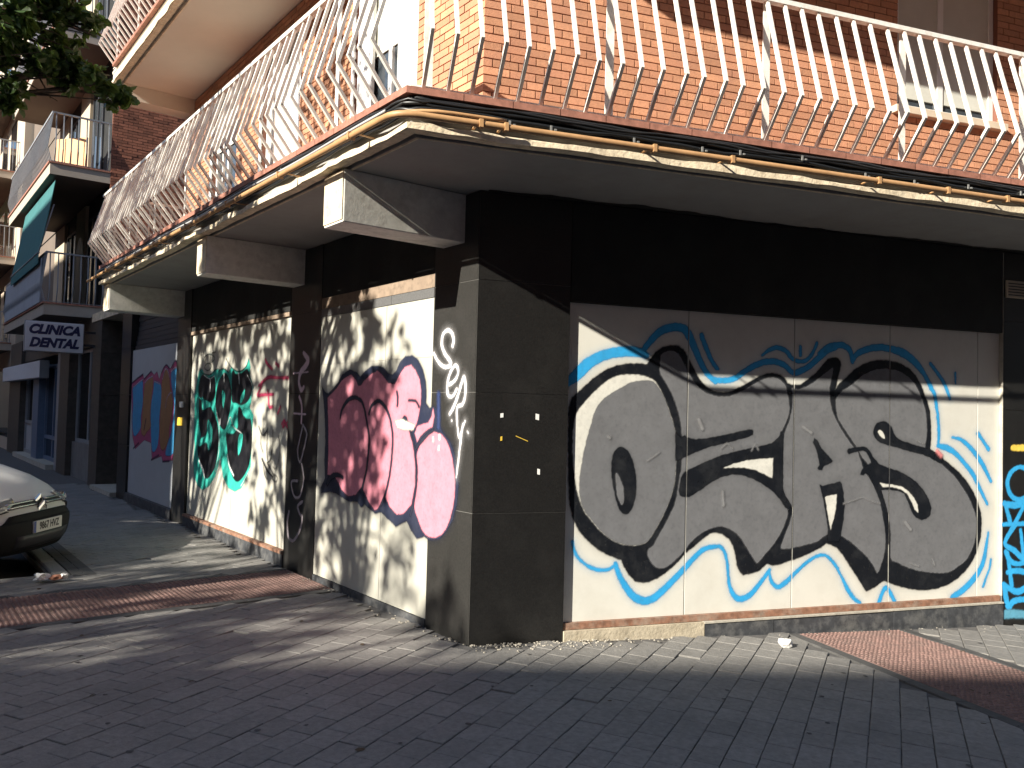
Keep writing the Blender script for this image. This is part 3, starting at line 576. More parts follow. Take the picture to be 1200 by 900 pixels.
def sweep(mb, prof, yl, ur, mi=0, closed=True, cuts=None):
    """sweep an (o,z) profile along the left facade, round the corner, along the right facade"""
    A = [FL.p(yl, o, z) for o, z in prof]; B = [Vector((-o, mitre(o), z)) for o, z in prof]; Cc = [FR.p(ur, o, z) for o, z in prof]
    n = len(prof); fs = []; rngk = range(n) if closed else range(n - 1)
    for i in rngk:
        j = (i + 1) % n
        fs.append((i, j, n + j, n + i)); fs.append((n + i, n + j, 2 * n + j, 2 * n + i))
    if closed: fs.append(tuple(range(n - 1, -1, -1))); fs.append(tuple(range(2 * n, 3 * n)))
    return mb.add(A + B + Cc, fs, mi)
# ================================================================== SETTING: ground
def gz(x, y):
    u = x * DR.x + y * DR.y
    return -0.032 * (math.log1p(math.exp(4 * (u - 0.2))) / 4)
def gtilt(x, y):
    u = x * DR.x + y * DR.y; s = -0.032 / (1 + math.exp(-4 * (u - 0.2)))
    return s
mb = MB(); mb.add([(-400, -400, -0.5), (400, -400, -0.5), (400, 400, -0.5), (-400, 400, -0.5)], [(0, 1, 2, 3)]); structure('ground', mb, M['ground'])
mb = MB(); mb.add([(-14, -60, -0.115), (-1.8, 3.8, -0.115), (-1.8, 80, -0.115), (-14, 80, -0.115), (-14, 3.8, -0.115)], [(0, 1, 2, 3, 4)]); structure('road', mb, M['asphalt'])
pavement = bpy.data.objects.new('pavement', None); COL.objects.link(pavement); pavement['kind'] = 'structure'
def in_bay(x, y): return x < -1.93 and y > 3.93
def is_pav(x, y, m=0.0):
    return not (x > -m and (x * NR.x + y * NR.y) < m) and not in_bay(x, y)
# joint bed under the pavers, following the fall of the ground
mb = MB(); st = 0.5; n = 0
xs = np.arange(-9, 14.01, st); ys = np.arange(-14, 40.01, st); idx = {}
for x in xs:
    for y in ys:
        if in_bay(x + .25, y + .25): continue
        q = []
        for a, b in ((x, y), (x + st, y), (x + st, y + st), (x, y + st)):
            a2 = a; b2 = b
            if (a2, b2) not in idx: idx[(a2, b2)] = len(mb.v); mb.v.append((a2, b2, gz(a2, b2) - 0.013))
            q.append(idx[(a2, b2)])
        mb.f.append(tuple(q)); mb.m.append(0); mb.sm.append(False)
mb.build('joint_bed', M['paverbed'], pavement)
G1 = Vector((math.sin(rad(62.3)), math.cos(rad(62.3)), 0)); G2 = Vector((-G1.y, G1.x, 0))
TW, TL = 0.156, 0.212
CAMP = Vector((-3.3347, -4.7761, 1.62)); CF = Vector((0.60818411, 0.79303075, 0)); CR = Vector((0.79272, -0.60906, 0))
def strip_L(x, y): return 2.02 < y < 3.16 and x < 0.0
def strip_R(x, y):
    u = x * DR.x + y * DR.y; o = x * NR.x + y * NR.y
    return 2.60 < u < 3.86 and o > 0
pav = []
for j in range(-80, 90):
    for i in range(-80, 90):
        c = G1 * ((i + (0.5 if j % 2 else 0.0)) * TL) + G2 * (j * TW)
        x, y = c.x, c.y; u = x * DR.x + y * DR.y; o = x * NR.x + y * NR.y
        if not (-5.2 < x < 7.5 and -7.5 < y < 13.5) or (x > 0 and o > 5.0) or (u > 7.5): continue
        if not is_pav(x, y, 0.07) or strip_L(x, y) or strip_R(x, y) or (x < -1.75 and y > 3.8): continue
        d = c - CAMP; f = d.dot(CF); r = d.dot(CR)
        vis = f > 1.2 and abs(r) < 0.66 * f + 0.15 and f > 3.55
        pav.append(((d.length if vis else 900 + d.length), x, y))
pav.sort()
PV, PF = chbox(TW - 0.0045, TL - 0.0045, 0.03, 0.003)
pm = []
for k in range(5):
    r = random.Random(k); V2 = [(a + r.uniform(-.002, .002), b + r.uniform(-.002, .002), c) for a, b, c in PV]
    me = bpy.data.meshes.new('paver'); me.from_pydata(V2, [], PF); me.materials.append(M['paver']); pm.append(me)
rotP = math.atan2(G1.y, G1.x) - math.pi / 2
def ground_matrix(x, y, dz, rz):
    s = gtilt(x, y); nrm = Vector((-s * DR.x, -s * DR.y, 1)).normalized()
    q = Vector((0, 0, 1)).rotation_difference(nrm)
    return Matrix.Translation((x, y, gz(x, y) + dz)) @ q.to_matrix().to_4x4() @ Matrix.Rotation(rz, 4, 'Z')
rest = MB()
for k, (d, x, y) in enumerate(pav):
    m4 = ground_matrix(x, y, random.gauss(0, 0.0013), rotP + random.gauss(0, 0.004))
    if random.random() < 0.012: m4 = m4 @ Matrix.Translation((0, 0, -0.006)) @ Matrix.Rotation(random.gauss(0, .02), 4, 'X')
    if k < 298:
        o = link('paver', pm[k % 5], pavement); o.matrix_world = m4
    else:
        rest.add([m4 @ Vector(v) for v in PV], PF)
o = rest.build('paver_field', M['paver'], pavement); o['kind'] = 'stuff'
# tactile crossing strips: studded red tiles between dark border slabs
def stud_tile():
    b = MB(); V, F = chbox(0.196, 0.196, 0.03, 0.002); b.add(V, F)
    for i in range(5):
        for j in range(5):
            cx, cy = (i - 2) * 0.0385, (j - 2) * 0.0385; r1, r2, h = 0.0135, 0.009, 0.0065
            V = [(cx + r1 * math.cos(t), cy + r1 * math.sin(t), 0) for t in np.arange(6) * math.pi / 3] + [(cx + r2 * math.cos(t), cy + r2 * math.sin(t), h) for t in np.arange(6) * math.pi / 3]
            b.add(V, [(a, (a + 1) % 6, 6 + (a + 1) % 6, 6 + a) for a in range(6)] + [tuple(range(6, 12))])
    return b.mesh('tactile_tile', M['redpaver'])
stm = stud_tile()
V, F = chbox(0.096, 0.396, 0.03, 0.003); bme = bpy.data.meshes.new('border_slab'); bme.from_pydata(V, [], F); bme.materials.append(M['border'])
for i in range(5):
    for j in range(20):
        y = 2.13 + 0.2 * i + 0.1; x = -0.12 - 0.2 * j
        o = link('tactile_tile', stm, pavement); o.matrix_world = ground_matrix(x, y, random.gauss(0, .001), 0)
for yb in (2.075, 3.185):
    for j in range(10):
        o = link('border_slab', bme, pavement); o.matrix_world = ground_matrix(-0.22 - 0.4 * j, yb, 0.001, math.pi / 2)
rR = math.atan2(DR.y, DR.x)
for i in range(5):
    for j in range(18):
        p = DR * (2.73 + 0.2 * i + 0.1) + NR * (0.16 + 0.2 * j)
        o = link('tactile_tile', stm, pavement); o.matrix_world = ground_matrix(p.x, p.y, random.gauss(0, .001), rR)
for ub in (2.672, 3.79):
    for j in range(9):
        p = DR * ub + NR * (0.25 + 0.4 * j)
        o = link('border_slab', bme, pavement); o.matrix_world = ground_matrix(p.x, p.y, 0.001, rR)
for xb in (-1.775, -1.675):
    for j in range(22):
        o = link('border_slab', bme, pavement); o.location = (xb, 4.02 + .4 * j, .0042 + random.uniform(0, .0006))
# kerb round the parking bay
kerb = bpy.data.objects.new('kerb', None); COL.objects.link(kerb); kerb['kind'] = 'structure'
V, F = chbox(0.14, 0.79, 0.3, 0.012); kme = bpy.data.meshes.new('kerb_stone'); kme.from_pydata(V, [], F); kme.materials.append(M['kerb'])
for j in range(24):
    o = link('kerb_stone', kme, kerb); o.location = (-1.9, 4.33 + 0.8 * j, 0.006)
for j in range(6):
    o = link('kerb_stone', kme, kerb); o.location = (-2.3 - 0.8 * j, 3.9, 0.006); o.rotation_euler = (0, 0, math.pi / 2)

# ================================================================== CORNER BUILDING
bld = thing('apartment_building', 'brick corner building with black ground floor, white balcony railings and graffiti panels', 'building')
RE = 9.0      # right facade end
# --- ground floor walls
mb = MB(); mb.box(FR, 0.72, RE, -1.2, -0.075, -0.5, 3.19); mb.box(FL, 0.60, 7.5, -1.2, -0.07, -0.5, 3.19)
mb.build('ground_floor_wall', M['darkwall'], bld)
mb = MB(); mb.box(FR, 0.72, 4.945, -0.074, -0.004, 2.452, 3.19); mb.box(FL, 0.58, 2.6, -0.069, -0.006, 2.672, 3.19); mb.box(FL, 3.33, 6.76, -0.069, -0.012, 2.61, 3.19)
mb.build('fascia', M['darkwall'], bld)
# pillar core (its pale bed shows as the joints between the granite tiles)
def prism(mb, pts, z0, z1, mi=0):
    n = len(pts); return mb.add([(p[0], p[1], z0) for p in pts] + [(p[0], p[1], z1) for p in pts], [tuple(range(n - 1, -1, -1)), tuple(range(n, 2 * n))] + [(i, (i + 1) % n, n + (i + 1) % n, n + i) for i in range(n)], mi)
k_ = 0.0045
a = FL.p(0.573, -k_, 0); b = Vector((k_, -mitre(k_), 0)); c = FR.p(0.713, -k_, 0); d = FR.p(0.713, -0.4, 0)
mb = MB(); prism(mb, [a, b, c, d, FL.p(0.573, -0.5, 0)], -0.4, 3.195); mb.build('pillar_core', M['joint'], bld)
rows = [(-0.25, 0.905), (0.910, 1.757), (1.762, 2.557), (2.562, 3.192)]
def tiles(fr, edges, rws, m, o0=-0.014, o1=0.0, name='granite_tile'):
    for (u0, u1) in edges:
        for (z0, z1) in rws: part(name, m, bld, fr, u0, u1, o0, o1 + random.uniform(-.0012, 0), z0, z1)
tiles(FR, [(0.004, 0.713)], rows, M['granite']); tiles(FL, [(0.004, 0.573)], rows, M['granite_sunlit'])
# right hand pillar with its lit reveal
mb = MB(); mb.box(FR, 4.951, RE, -0.07, -0.006, -0.5, 3.19); mb.build('pillar_core', M['joint'], bld)
tiles(FR, [(4.953, 5.70), (5.705, 6.45), (6.455, 7.2)], rows, M['granite'])
part('reveal', M['ledge'], bld, FR, 4.9465, 4.9524, -0.069, -0.002, 0.1, 3.18)
part('vent_grille', M['sill'], bld, FR, 4.97, 5.22, 0.001, 0.018, 2.775, 2.93)
for i in range(5): part('vent_slat', M['darkmetal'], bld, FR, 4.985, 5.205, 0.019, 0.024, 2.795 + .026 * i, 2.803 + .026 * i)
# left pilasters
for (u0, u1) in ((2.604, 3.325), (6.77, 7.375)):
    mb = MB(); mb.box(FL, u0 + .004, u1 - .004, -0.07, -0.005, -0.4, 3.185); mb.build('pillar_core', M['darkwall'], bld)
    tiles(FL, [(u0, u1)], rows, M['granite'], o0=-0.02)
part('lintel_strip', M['granite_strip'], bld, FL, 0.579, 1.24, -0.06, -0.002, 2.488, 2.562)
part('lintel_strip', M['granite_strip'], bld, FL, 1.244, 2.6, -0.06, -0.002, 2.488, 2.562)
part('lintel_strip', M['brownstrip'], bld, FL, 0.579, 2.6, -0.06, -0.004, 2.566, 2.668, label='brown strip above the pink graffiti panel')
part('lintel_strip', M['brownstrip'], bld, FL, 3.33, 6.765, -0.06, -0.006, 2.562, 2.605)
# plinths and ledges
part('plinth_stone', M['concrete'], bld, FR, 0.716, 1.885, -0.06, 0.016, -0.3, 0.046, label='bare beige concrete length of plinth')
for u0, u1 in ((1.89, 2.52), (2.524, 3.10), (3.104, 3.72), (3.724, 4.30), (4.304, 4.62), (4.624, 4.949)): part('plinth_stone', M['plinth'], bld, FR, u0, u1, -0.06, 0.014 - .004 * random.random(), -0.35, 0.034)
for u0, u1 in ((1.886, 3.1), (3.103, 4.3), (4.303, 4.948)): part('ledge', M['ledge'], bld, FR, u0, u1, -0.06, 0.020, 0.035, 0.048)
part('bottom_strip', M['rust'], bld, FR, 0.72, 4.94, -0.07, -0.012, 0.050, 0.097)
part('plinth_stone', M['plinth'], bld, FL, 3.33, 5.05, -0.06, 0.012, -0.3, 0.12); part('plinth_stone', M['plinth'], bld, FL, 5.054, 6.765, -0.06, 0.012, -0.3, 0.12)
part('ledge', M['rust'], bld, FL, 3.33, 6.765, -0.06, 0.020, 0.122, 0.155)
part('threshold', M['plinth'], bld, FL, 0.58, 2.6, -0.06, 0.004, -0.3, 0.045)
# --- slab with cream lip, terracotta edge and beams
YE = 7.45
def slab(z, soffit_mat, yl, ur):
    mb = MB(); sweep(mb, [(-0.3, z), (0.925, z), (0.925, z + 0.03), (0.99, z + 0.03), (0.99, z + 0.175), (1.0, z + 0.18), (1.0, z + 0.215), (-0.3, z + 0.215)], yl, ur); mb.build('balcony_slab', soffit_mat, bld)
    mb = MB(); pr = [(0.95, z + 0.006), (1.020, z + 0.002), (1.03, z + 0.006), (1.03, z + 0.044), (0.992, z + 0.056)]; V = []; rj = random.Random(int(z * 10)); st = []
    c_ = mitre(1.0)
    nl = int((yl - c_) / .11); nr = int((ur - c_) / .11)
    st = [(FL, yl + (c_ - yl) * i / nl) for i in range(nl)] + [(None, 0)] + [(FR, c_ + (ur - c_) * (i + 1) / nr) for i in range(nr)]
    w1 = w2 = 0.0
    for fr_, u_ in st:
        w1 = w1 * .7 + rj.gauss(0, .0032); w2 = w2 * .6 + rj.gauss(0, .006) - (.012 if rj.random() < .06 else 0)
        for k2, (o2, z2) in enumerate(pr):
            oo = o2 + (w1 if k2 in (1, 2, 3) else 0); zz = z2 + (w1 * .8 if k2 < 3 else w2 if k2 == 3 else 0)
            V.append(Vector((-oo, mitre(oo), zz)) if fr_ is None else fr_.p(u_, oo, zz))
    n5 = len(pr); mb.add(V, [(i * n5 + k2, i * n5 + k2 + 1, (i + 1) * n5 + k2 + 1, (i + 1) * n5 + k2) for i in range(len(st) - 1) for k2 in range(n5 - 1)]); mb.build('slab_edge', M['lip'], bld)
    mb = MB(); sweep(mb, [(0.90, z - 0.002), (0.915, z - 0.008), (0.922, z - 0.002), (0.922, z + 0.002)], yl, ur); mb.build('drip_edge', M['lip'], bld)
    zt = z + 0.216
    for fr, e in ((FL, yl), (FR, ur)):
        u = mitre(1.05) + 0.006 if fr is FR else mitre(1.05) + 0.006
        uu = mitre(1.0)
        n = int((e - uu) / 0.30)
        for i in range(n):
            a_ = uu + i * 0.30; b_ = a_ + 0.296
            c0 = mitre(1.05) if i == 0 else a_
            P = [fr.p(c0, 1.05, zt - 0.010), fr.p(b_, 1.05, zt - 0.010), fr.p(b_, 1.05, zt + 0.030), fr.p(c0, 1.05, zt + 0.030), fr.p(a_ if i else mitre(0.80), 0.80, zt + 0.030), fr.p(b_, 0.80, zt + 0.030), fr.p(c0 if i else mitre(1.002), 1.002, zt - 0.010), fr.p(b_, 1.002, zt - 0.010)]
            t = MB(); t.add(P, [(0, 1, 2, 3), (3, 2, 5, 4), (0, 6, 7, 1)]); o = t.build('edge_tile', M['redtile'], bld)
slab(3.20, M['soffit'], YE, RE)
mb = MB(); sweep(mb, [(-0.2, 3.417), (0.82, 3.417), (0.82, 3.438), (-0.2, 3.438)], YE, RE); mb.build('balcony_floor', M['redtile'], bld)
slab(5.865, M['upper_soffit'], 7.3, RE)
rj = random.Random(4); V = []; w_ = .03
for i in range(120):
    u = .06 + i * .075; w_ = max(.006, min(.10, w_ + rj.gauss(0, .016)))
    V += [FR.p(u, -.01, 3.1985), FR.p(u, w_, 3.1985)]
mb = MB(); mb.add(V, [(2 * i, 2 * i + 1, 2 * i + 3, 2 * i + 2) for i in range(119)]); mb.build('black_paint_edge', M['darkwall'], bld)
for (y0, y1) in ((0.18, 0.47), (3.02, 3.30), (7.10, 7.42)):
    part('beam', M['beam'], bld, FL, y0, y1, -0.05, 0.965, 2.845, 3.198, bevel=0.008)
    part('beam_face', M['lip'], bld, FL, y0 + .004, y1 - .004, 0.967, 0.972, 2.862, 3.19)
part('beam', M['upper_soffit'], bld, FL, 7.0, 7.28, -0.05, 0.92, 5.66, 5.863)
# --- first floor walls, bricks and openings
OPL = [(0.93, 2.05, 3.44, 5.62), (3.30, 4.35, 3.44, 5.62), (5.20, 6.10, 3.44, 5.62)]
OPR = [(3.72, 4.87, 4.34, 5.62), (6.3, 7.5, 3.44, 5.62)]
def wall(mb, fr, u0, u1, z0, z1, o0, o1, ops):
    x = u0
    for (a, b, c, d) in sorted(ops):
        mb.box(fr, x, a, o0, o1, z0, z1)
        if c > z0: mb.box(fr, a, b, o0, o1, z0, c)
        if d < z1: mb.box(fr, a, b, o0, o1, d, z1)
        x = b
    mb.box(fr, x, u1, o0, o1, z0, z1)
mb = MB(); wall(mb, FR, 0.004, RE, 3.42, 5.87, -0.28, -0.009, OPR); wall(mb, FL, 0.004, 7.3, 3.42, 5.87, -0.28, -0.009, OPL)
mb.build('wall', M['mortar'], bld)
mb = MB(); prism(mb, [(0.6, 7.29), (0.29, 0.3), FR.p(0.3, -0.29, 0), FR.p(RE, -0.29, 0), (8.0, 7.29)], 3.3, 15.0)
mb.box(FR, 0.03, RE, -0.28, -0.02, 6.1, 15.0); mb.box(FL, 0.03, 7.3, -0.28, -0.02, 6.1, 15.0); prism(mb, [(0.55, 7.28), (0.9, 0.4), FR.p(1.2, -0.8, 0), FR.p(RE, -0.9, 0), (8.0, 7.28)], -0.4, 3.4); mb.build('upper_wall', M['brick2'], bld)
BL, BH = 0.200, 0.0605
bricks = []
for fr, u1, ops in ((FR, 8.2, OPR), (FL, 7.28, OPL)):
    for r in range(40):
        z = 3.428 + r * BH
        off = (0, 0.067, 0.0, 0.133)[r % 4] * (1 if fr is FR else 1)
        segs = []; x = 0.0; cuts = [0.0]
        u = -off
        while u < u1:
            a = max(u, 0.0) + 0.0045 * (u > 0); b = min(u + BL, u1) - 0.0045
            pieces = [(a, b)]
            for (c, d, e, g) in ops:
                if z + BH - .004 > e and z < g:
                    np_ = []
                    for (s, t) in pieces:
                        if t <= c or s >= d: np_.append((s, t))
                        else:
                            if s < c - 0.02: np_.append((s, c - .002))
                            if t > d + 0.02: np_.append((d + .002, t))
                    pieces = np_
            for (s, t) in pieces:
                if t - s > 0.02: bricks.append(((fr.p((s + t) / 2, 0, z) - CAMP).length, fr, s, t, z))
            u += BL
bricks.sort(key=lambda q: q[0])
cache = {}
bst = MB(); cnt = 0
for d, fr, s, t, z in bricks:
    oo = random.uniform(-0.0016, 0.0016); t2 = t
    if cnt < 296 and z < 5.0:
        key = (fr is FR, round(t - s, 3))
        if key not in cache: cache[key] = MB().box(Frame((0, 0, 0), fr.eu, fr.eo), 0, round(t - s, 3), -0.03, 0, 0.0045, BH - 0.0045).mesh('brick', M['brick'])
        o = link('brick', cache[key], bld); o.location = fr.p(s, oo, z); cnt += 1
    else: bst.box(fr, s, t, -0.03, oo, z + 0.0045, z + BH - 0.0045)
o = bst.build('brickwork', M['brick'], bld); o['kind'] = 'stuff'
def frame_bars(mb, fr, u0, u1, z0, z1, o0, o1, w, vs=(), hs=()):
    mb.box(fr, u0, u0 + w, o0, o1, z0, z1); mb.box(fr, u1 - w, u1, o0, o1, z0, z1)
    mb.box(fr, u0 + w, u1 - w, o0, o1 - .001, z0, z0 + w); mb.box(fr, u0 + w, u1 - w, o0, o1 - .001, z1 - w, z1)
    for v in vs: mb.box(fr, v - w * .6, v + w * .6, o0, o1 - .002, z0 + w, z1 - w)
    for h in hs: mb.box(fr, u0 + w, u1 - w, o0, o1 - .003, h - w * .5, h + w * .5)
def opening(name, fr, u0, u1, z0, z1, vs=(), hs=(), blind=None, curtain=True):
    mb = MB(); frame_bars(mb, fr, u0 + .004, u1 - .004, z0 + .004, z1 - .004, -0.11, -0.05, 0.05, vs, hs); w = mb.build(name, M['alu'], bld)
    us = [u0 + .05] + list(vs) + [u1 - .05]
    for a, b in zip(us[:-1], us[1:]): part('pane', M['glass'], w, fr, a + .012, b - .012, -0.085, -0.078, z0 + .05, z1 - .05)
    if curtain: part('curtain', M['curtain'], w, fr, u0 + .06, u0 + .06 + .6 * (u1 - u0), -0.17, -0.16, z0 + .06, z1 - .06)
    if blind: part('blind', M['blind'], w, fr, u0 + .055, u1 - .055, -0.074, -0.062, blind, z1 - .056)
    mb = MB(); mb.box(fr, u0 - .3, u1 + .3, -1.2, -0.75, z0 - .2, z1 + .2)
    part('room', M['darkwall'], w, fr, u0, u1, -0.279, -0.27, z0, z1)
    return w
w = opening('window', FR, 3.72, 4.87, 4.34, 5.62, vs=(4.25,), blind=4.46)
part('sill', M['sill'], w, FR, 3.66, 4.93, -0.04, 0.06, 4.275, 4.338, bevel=.004)
opening('balcony_door', FR, 6.3, 7.5, 3.44, 5.62, vs=(6.9,))
w = opening('balcony_door', FL, 0.93, 2.05, 3.44, 5.62, vs=(1.48,), blind=4.75)
part('shutter_leaf', M['alu'], w, FL, 0.955, 1.28, -0.04, -0.012, 3.46, 5.55); part('shutter_leaf', M['alu'], w, FL, 1.74, 2.02, -0.04, -0.012, 3.46, 5.55)
part('side_trim', M['alu'], w, FL, 2.052, 2.10, -0.02, 0.012, 3.44, 5.62)
w = opening('balcony_door', FL, 3.30, 4.35, 3.44, 5.62, vs=(3.82,), blind=4.3)
part('shutter_leaf', M['alu'], w, FL, 3.32, 3.60, -0.04, -0.012, 3.46, 5.55); part('side_trim', M['alu'], w, FL, 4.352, 4.41, -0.02, 0.012, 3.44, 5.62)
w = opening('balcony_door', FL, 5.20, 6.10, 3.44, 5.62, vs=(5.65,), blind=4.9)
part('side_trim', M['alu'], w, FL, 6.102, 6.17, -0.02, 0.012, 3.44, 5.62)
# --- railings
def bar(mb, fr, pts, hw):
    """square bar along (u,o,z) points"""
    for (a, b) in zip(pts[:-1], pts[1:]):
        A = fr.p(*a); B = fr.p(*b); t = (B - A).normalized(); s = fr.eu.copy() if abs(t.dot(fr.eu)) < .9 else Vector((0, 0, 1)); n = t.cross(s).normalized()
        V = [P + s * i * hw + n * j * hw for P in (A - t * hw * .4, B + t * hw * .4) for i, j in ((-1, -1), (1, -1), (1, 1), (-1, 1))]
        mb.add(V, [(3, 2, 1, 0), (4, 5, 6, 7)] + [(i, (i + 1) % 4, 4 + (i + 1) % 4, 4 + i) for i in range(4)])
def railing(parent, fr, us, posts, u0, u1, zf, ob=1.0, knee=0.2, h=0.955, m='rail', corner=True, hr=0.024, hw=0.0105):
    rl = MB(); c = mitre(ob) if corner else u0
    V = []
    for z0, z1, o0, o1 in ((zf + h, zf + h + 0.032, ob - hr, ob + hr),):
        A = [fr.p(mitre(oo) if corner else u0, oo, zz) for oo, zz in ((o0, z0), (o1, z0), (o1, z1), (o0, z1))]; B = [fr.p(u1, oo, zz) for oo, zz in ((o0, z0), (o1, z0), (o1, z1), (o0, z1))]
        rl.add(A + B, [(3, 2, 1, 0), (4, 5, 6, 7)] + [(i, (i + 1) % 4, 4 + (i + 1) % 4, 4 + i) for i in range(4)])
    R = rl.build('railing', M[m], parent)
    zero = Frame((0, 0, 0), fr.eu, fr.eo)
    b = MB(); bar(b, zero, [(0, ob - .01, 0), (0, ob + knee, 0.262), (0, ob, h + .004)], hw); bm_ = b.mesh('baluster', M[m])
    b = MB(); b.box(zero, -0.027, 0.027, ob - .028, ob - .02, -0.01, h); pm_ = b.mesh('post', M[m])
    org = fr.org
    for u in us:
        o = link('baluster', bm_, R); o.location = fr.org + fr.eu * (u + random.gauss(0, .004)) + Vector((0, 0, zf + .012)); o.rotation_euler = (random.gauss(0, .004), random.gauss(0, .004), random.gauss(0, .006))
    for u in posts:
        o = link('post', pm_, R); o.location = fr.org + fr.eu * u + Vector((0, 0, zf))
    g = MB(); g.box(fr, (mitre(ob - .01) if corner else u0), u1, ob - .014, ob - .004, zf + .022, zf + .034); g.build('bottom_rail', M[m], R)
    return R
ZF = 3.444
sp = 0.1437
railing(bld, FR, [-0.648 + sp * i for i in range(0, 62)], [-0.62 + 1.149 * i for i in range(0, 9)], 0, RE, ZF)
railing(bld, FL, [-0.60 + sp * i for i in range(0, 56)], [0.30 + 1.149 * i for i in range(0, 7)], 0, YE, ZF)
FEND = Frame((0, YE - 0.03, 0), (-1, 0, 0), (0, 1, 0))
railing(bld, FEND, [0.12 + sp * i for i in range(6)], [], 0.02, 0.98, ZF, ob=0.0, corner=False)
railing(bld, FL, [2.0 + sp * i for i in range(0, 37)], [2.6 + 1.149 * i for i in range(0, 5)], 0, 7.3, 6.095)
# --- pipe and cables on the slab edge
def edge_path(o, z, yl, ur, rc=0.16, wob=0.0, seed=0, n=26):
    r = random.Random(seed); out = []
    c = mitre(o)
    for i in range(n + 1): out.append(FL.p(yl + (c + rc - yl) * i / n, o, z))
    A = FL.p(c + rc, o, z); B = Vector((-o, c, z)); D = FR.p(c + rc, o, z)
    for k in range(1, 6):
        t = k / 6; out.append(A * (1 - t) ** 2 + B * 2 * t * (1 - t) + D * t * t)
    for i in range(n + 1): out.append(FR.p(c + rc + (ur - c - rc) * i / n, o, z))
    if wob:
        ph = [r.uniform(0, 6.28) for _ in range(4)]
        out = [p + Vector((0, 0, wob * (math.sin(i * .9 + ph[0]) + .6 * math.sin(i * 2.1 + ph[1])))) for i, p in enumerate(out)]
    return out
gp = thing('gas_pipe', 'ochre gas pipe running round the corner under the white balcony railing', 'pipe')
MB().tube(edge_path(1.16, 3.245, YE + .05, RE, rc=.12), 0.0195, 10).build('pipe', M['gas'], gp)
for fr, us in ((FL, [-0.3 + 1.1 * i for i in range(7)]), (FR, [-0.35, -0.2, 0.75, 1.30, 2.45, 3.05, 3.6, 4.7])):
    for u in us:
        b = MB(); b.box(fr, u - .011, u + .011, 1.137, 1.183, 3.222, 3.268); b.box(fr, u - .008, u + .008, 1.0, 1.137, 3.262, 3.268); b.build('pipe_clamp', M['gas'], gp)
tag(MB().tube([p for p in edge_path(1.10, 3.305, 0.05, -0.18, rc=.3, n=4)], 0.011, 8).build('conduit', M['gas']), 'short ochre conduit bent round the corner above the gas pipe', 'conduit')
cabs = [(1.02, 3.392, .011, 0), (1.045, 3.380, .013, 1), (1.02, 3.364, .013, 2), (1.05, 3.356, .012, 3), (1.025, 3.338, .013, 4), (1.048, 3.330, .012, 5), (1.02, 3.312, .012, 6), (1.06, 3.370, .008, 7), (1.03, 3.296, .009, 8)]
for o_, z_, r_, s_ in cabs:
    tag(MB().tube(edge_path(o_, z_, YE + .04, RE, rc=.15, n=60, wob=.0075, seed=s_), r_, 6).build('cable', M['cable']), 'black cable in the bundle strapped along the balcony edge', 'cable', 'black cables strapped along the balcony edge')
gc = [FL.p(6.8 - i * .35, 1.07 , 3.345 + .006 * math.sin(i)) for i in range(22)]
tag(MB().tube(gc, .009, 6).build('cable', M['greycable']), 'pale grey cable on the left facade above the gas pipe', 'cable')
for fr, us in ((FL, [0.05, 1.0, 2.1, 3.0, 4.2, 5.3, 6.4]), (FR, [-0.1, 0.1, 0.55, 1.05, 1.5, 1.95, 2.4, 2.9, 3.35, 3.9, 4.4])):
    for u in us:
        b = MB(); u += random.uniform(-.12, .12); zc = random.uniform(3.30, 3.36); b.box(fr, u - .006, u + .006, 1.064, 1.071, zc - .016, zc + .016); b.box(fr, u + .02, u + .034, 1.066, 1.074, zc - .012, zc - .002)
        tag(b.build('cable_clip', M['clip']), 'small metal clip on the cable bundle', 'clip', 'cable clips along the balcony edge')
# --- boarding and graffiti
def hoarding(label, fr, off, seams, z0, z1, m, th=0.02, hseam=None):
    t = thing('hoarding', label, 'hoarding')
    for a, b in seams:
        zs = [z0] + ([hseam] if hseam else []) + [z1]
        for c, d in zip(zs[:-1], zs[1:]): part('panel', m, t, fr, a, b, off - th, off, c + (.0015 if c > z0 else 0), d, bevel=0.0012)
    return t
h = hoarding('wide cream metal hoarding on the right facade painted with grey OZAS letters', FR, -0.04, [(0.72, 1.731), (1.739, 2.721), (2.729, 3.701), (3.709, 4.689), (4.697, 4.945)], 0.098, 2.449, M['panel'])
gaps = (1.735, 2.725, 3.705, 4.693)
for i, (nm, key, lb, st_, ft) in enumerate((('blue_line', 'ozas_blue', 'bright blue wavy lines around the letters', .007, .011), ('letter_outline', 'ozas_outline', 'thick black outline of the word OZAS', .007, .008), ('letter_highlight', 'ozas_cream', None, .008, .006), ('letter_fill', 'ozas_fill', 'flat grey filling of the letters OZAS', .007, .007), ('inner_line', 'ozas_black', None, .006, .007), ('inner_fill', 'ozas_gray2', None, .006, .005), ('cutout', 'ozas_white', None, .006, .005), ('smudge', 'red_smudge', 'pink smudge beside the letter S', .008, .02), ('scuff', 'ozas_scuff', None, .006, .014))):
    paint_layer(nm, key, FR, -0.04 + 0.0010 * (i + 1), h, step=st_, feather=ft, gaps=gaps, clip=(0.72, 4.945, 0.1, 2.448), label=lb, split={'ozas_fill': ['grey filling of the letter O', 'grey filling of the letter Z', 'grey filling of the letter A', 'grey filling of the letter S'], 'ozas_white': []}.get(key), halo={'ozas_outline': .13, 'ozas_blue': .2, 'ozas_black': .12}.get(key, 0))
[o for o in h.children if o.name.startswith('scuff')][0]['kind'] = 'stuff'
h = hoarding('cream hoarding on the left facade painted with pink bubble letters', FL, -0.006, [(0.578, 1.318), (1.324, 2.6)], 0.05, 2.484, M['panel_old'], hseam=2.03)
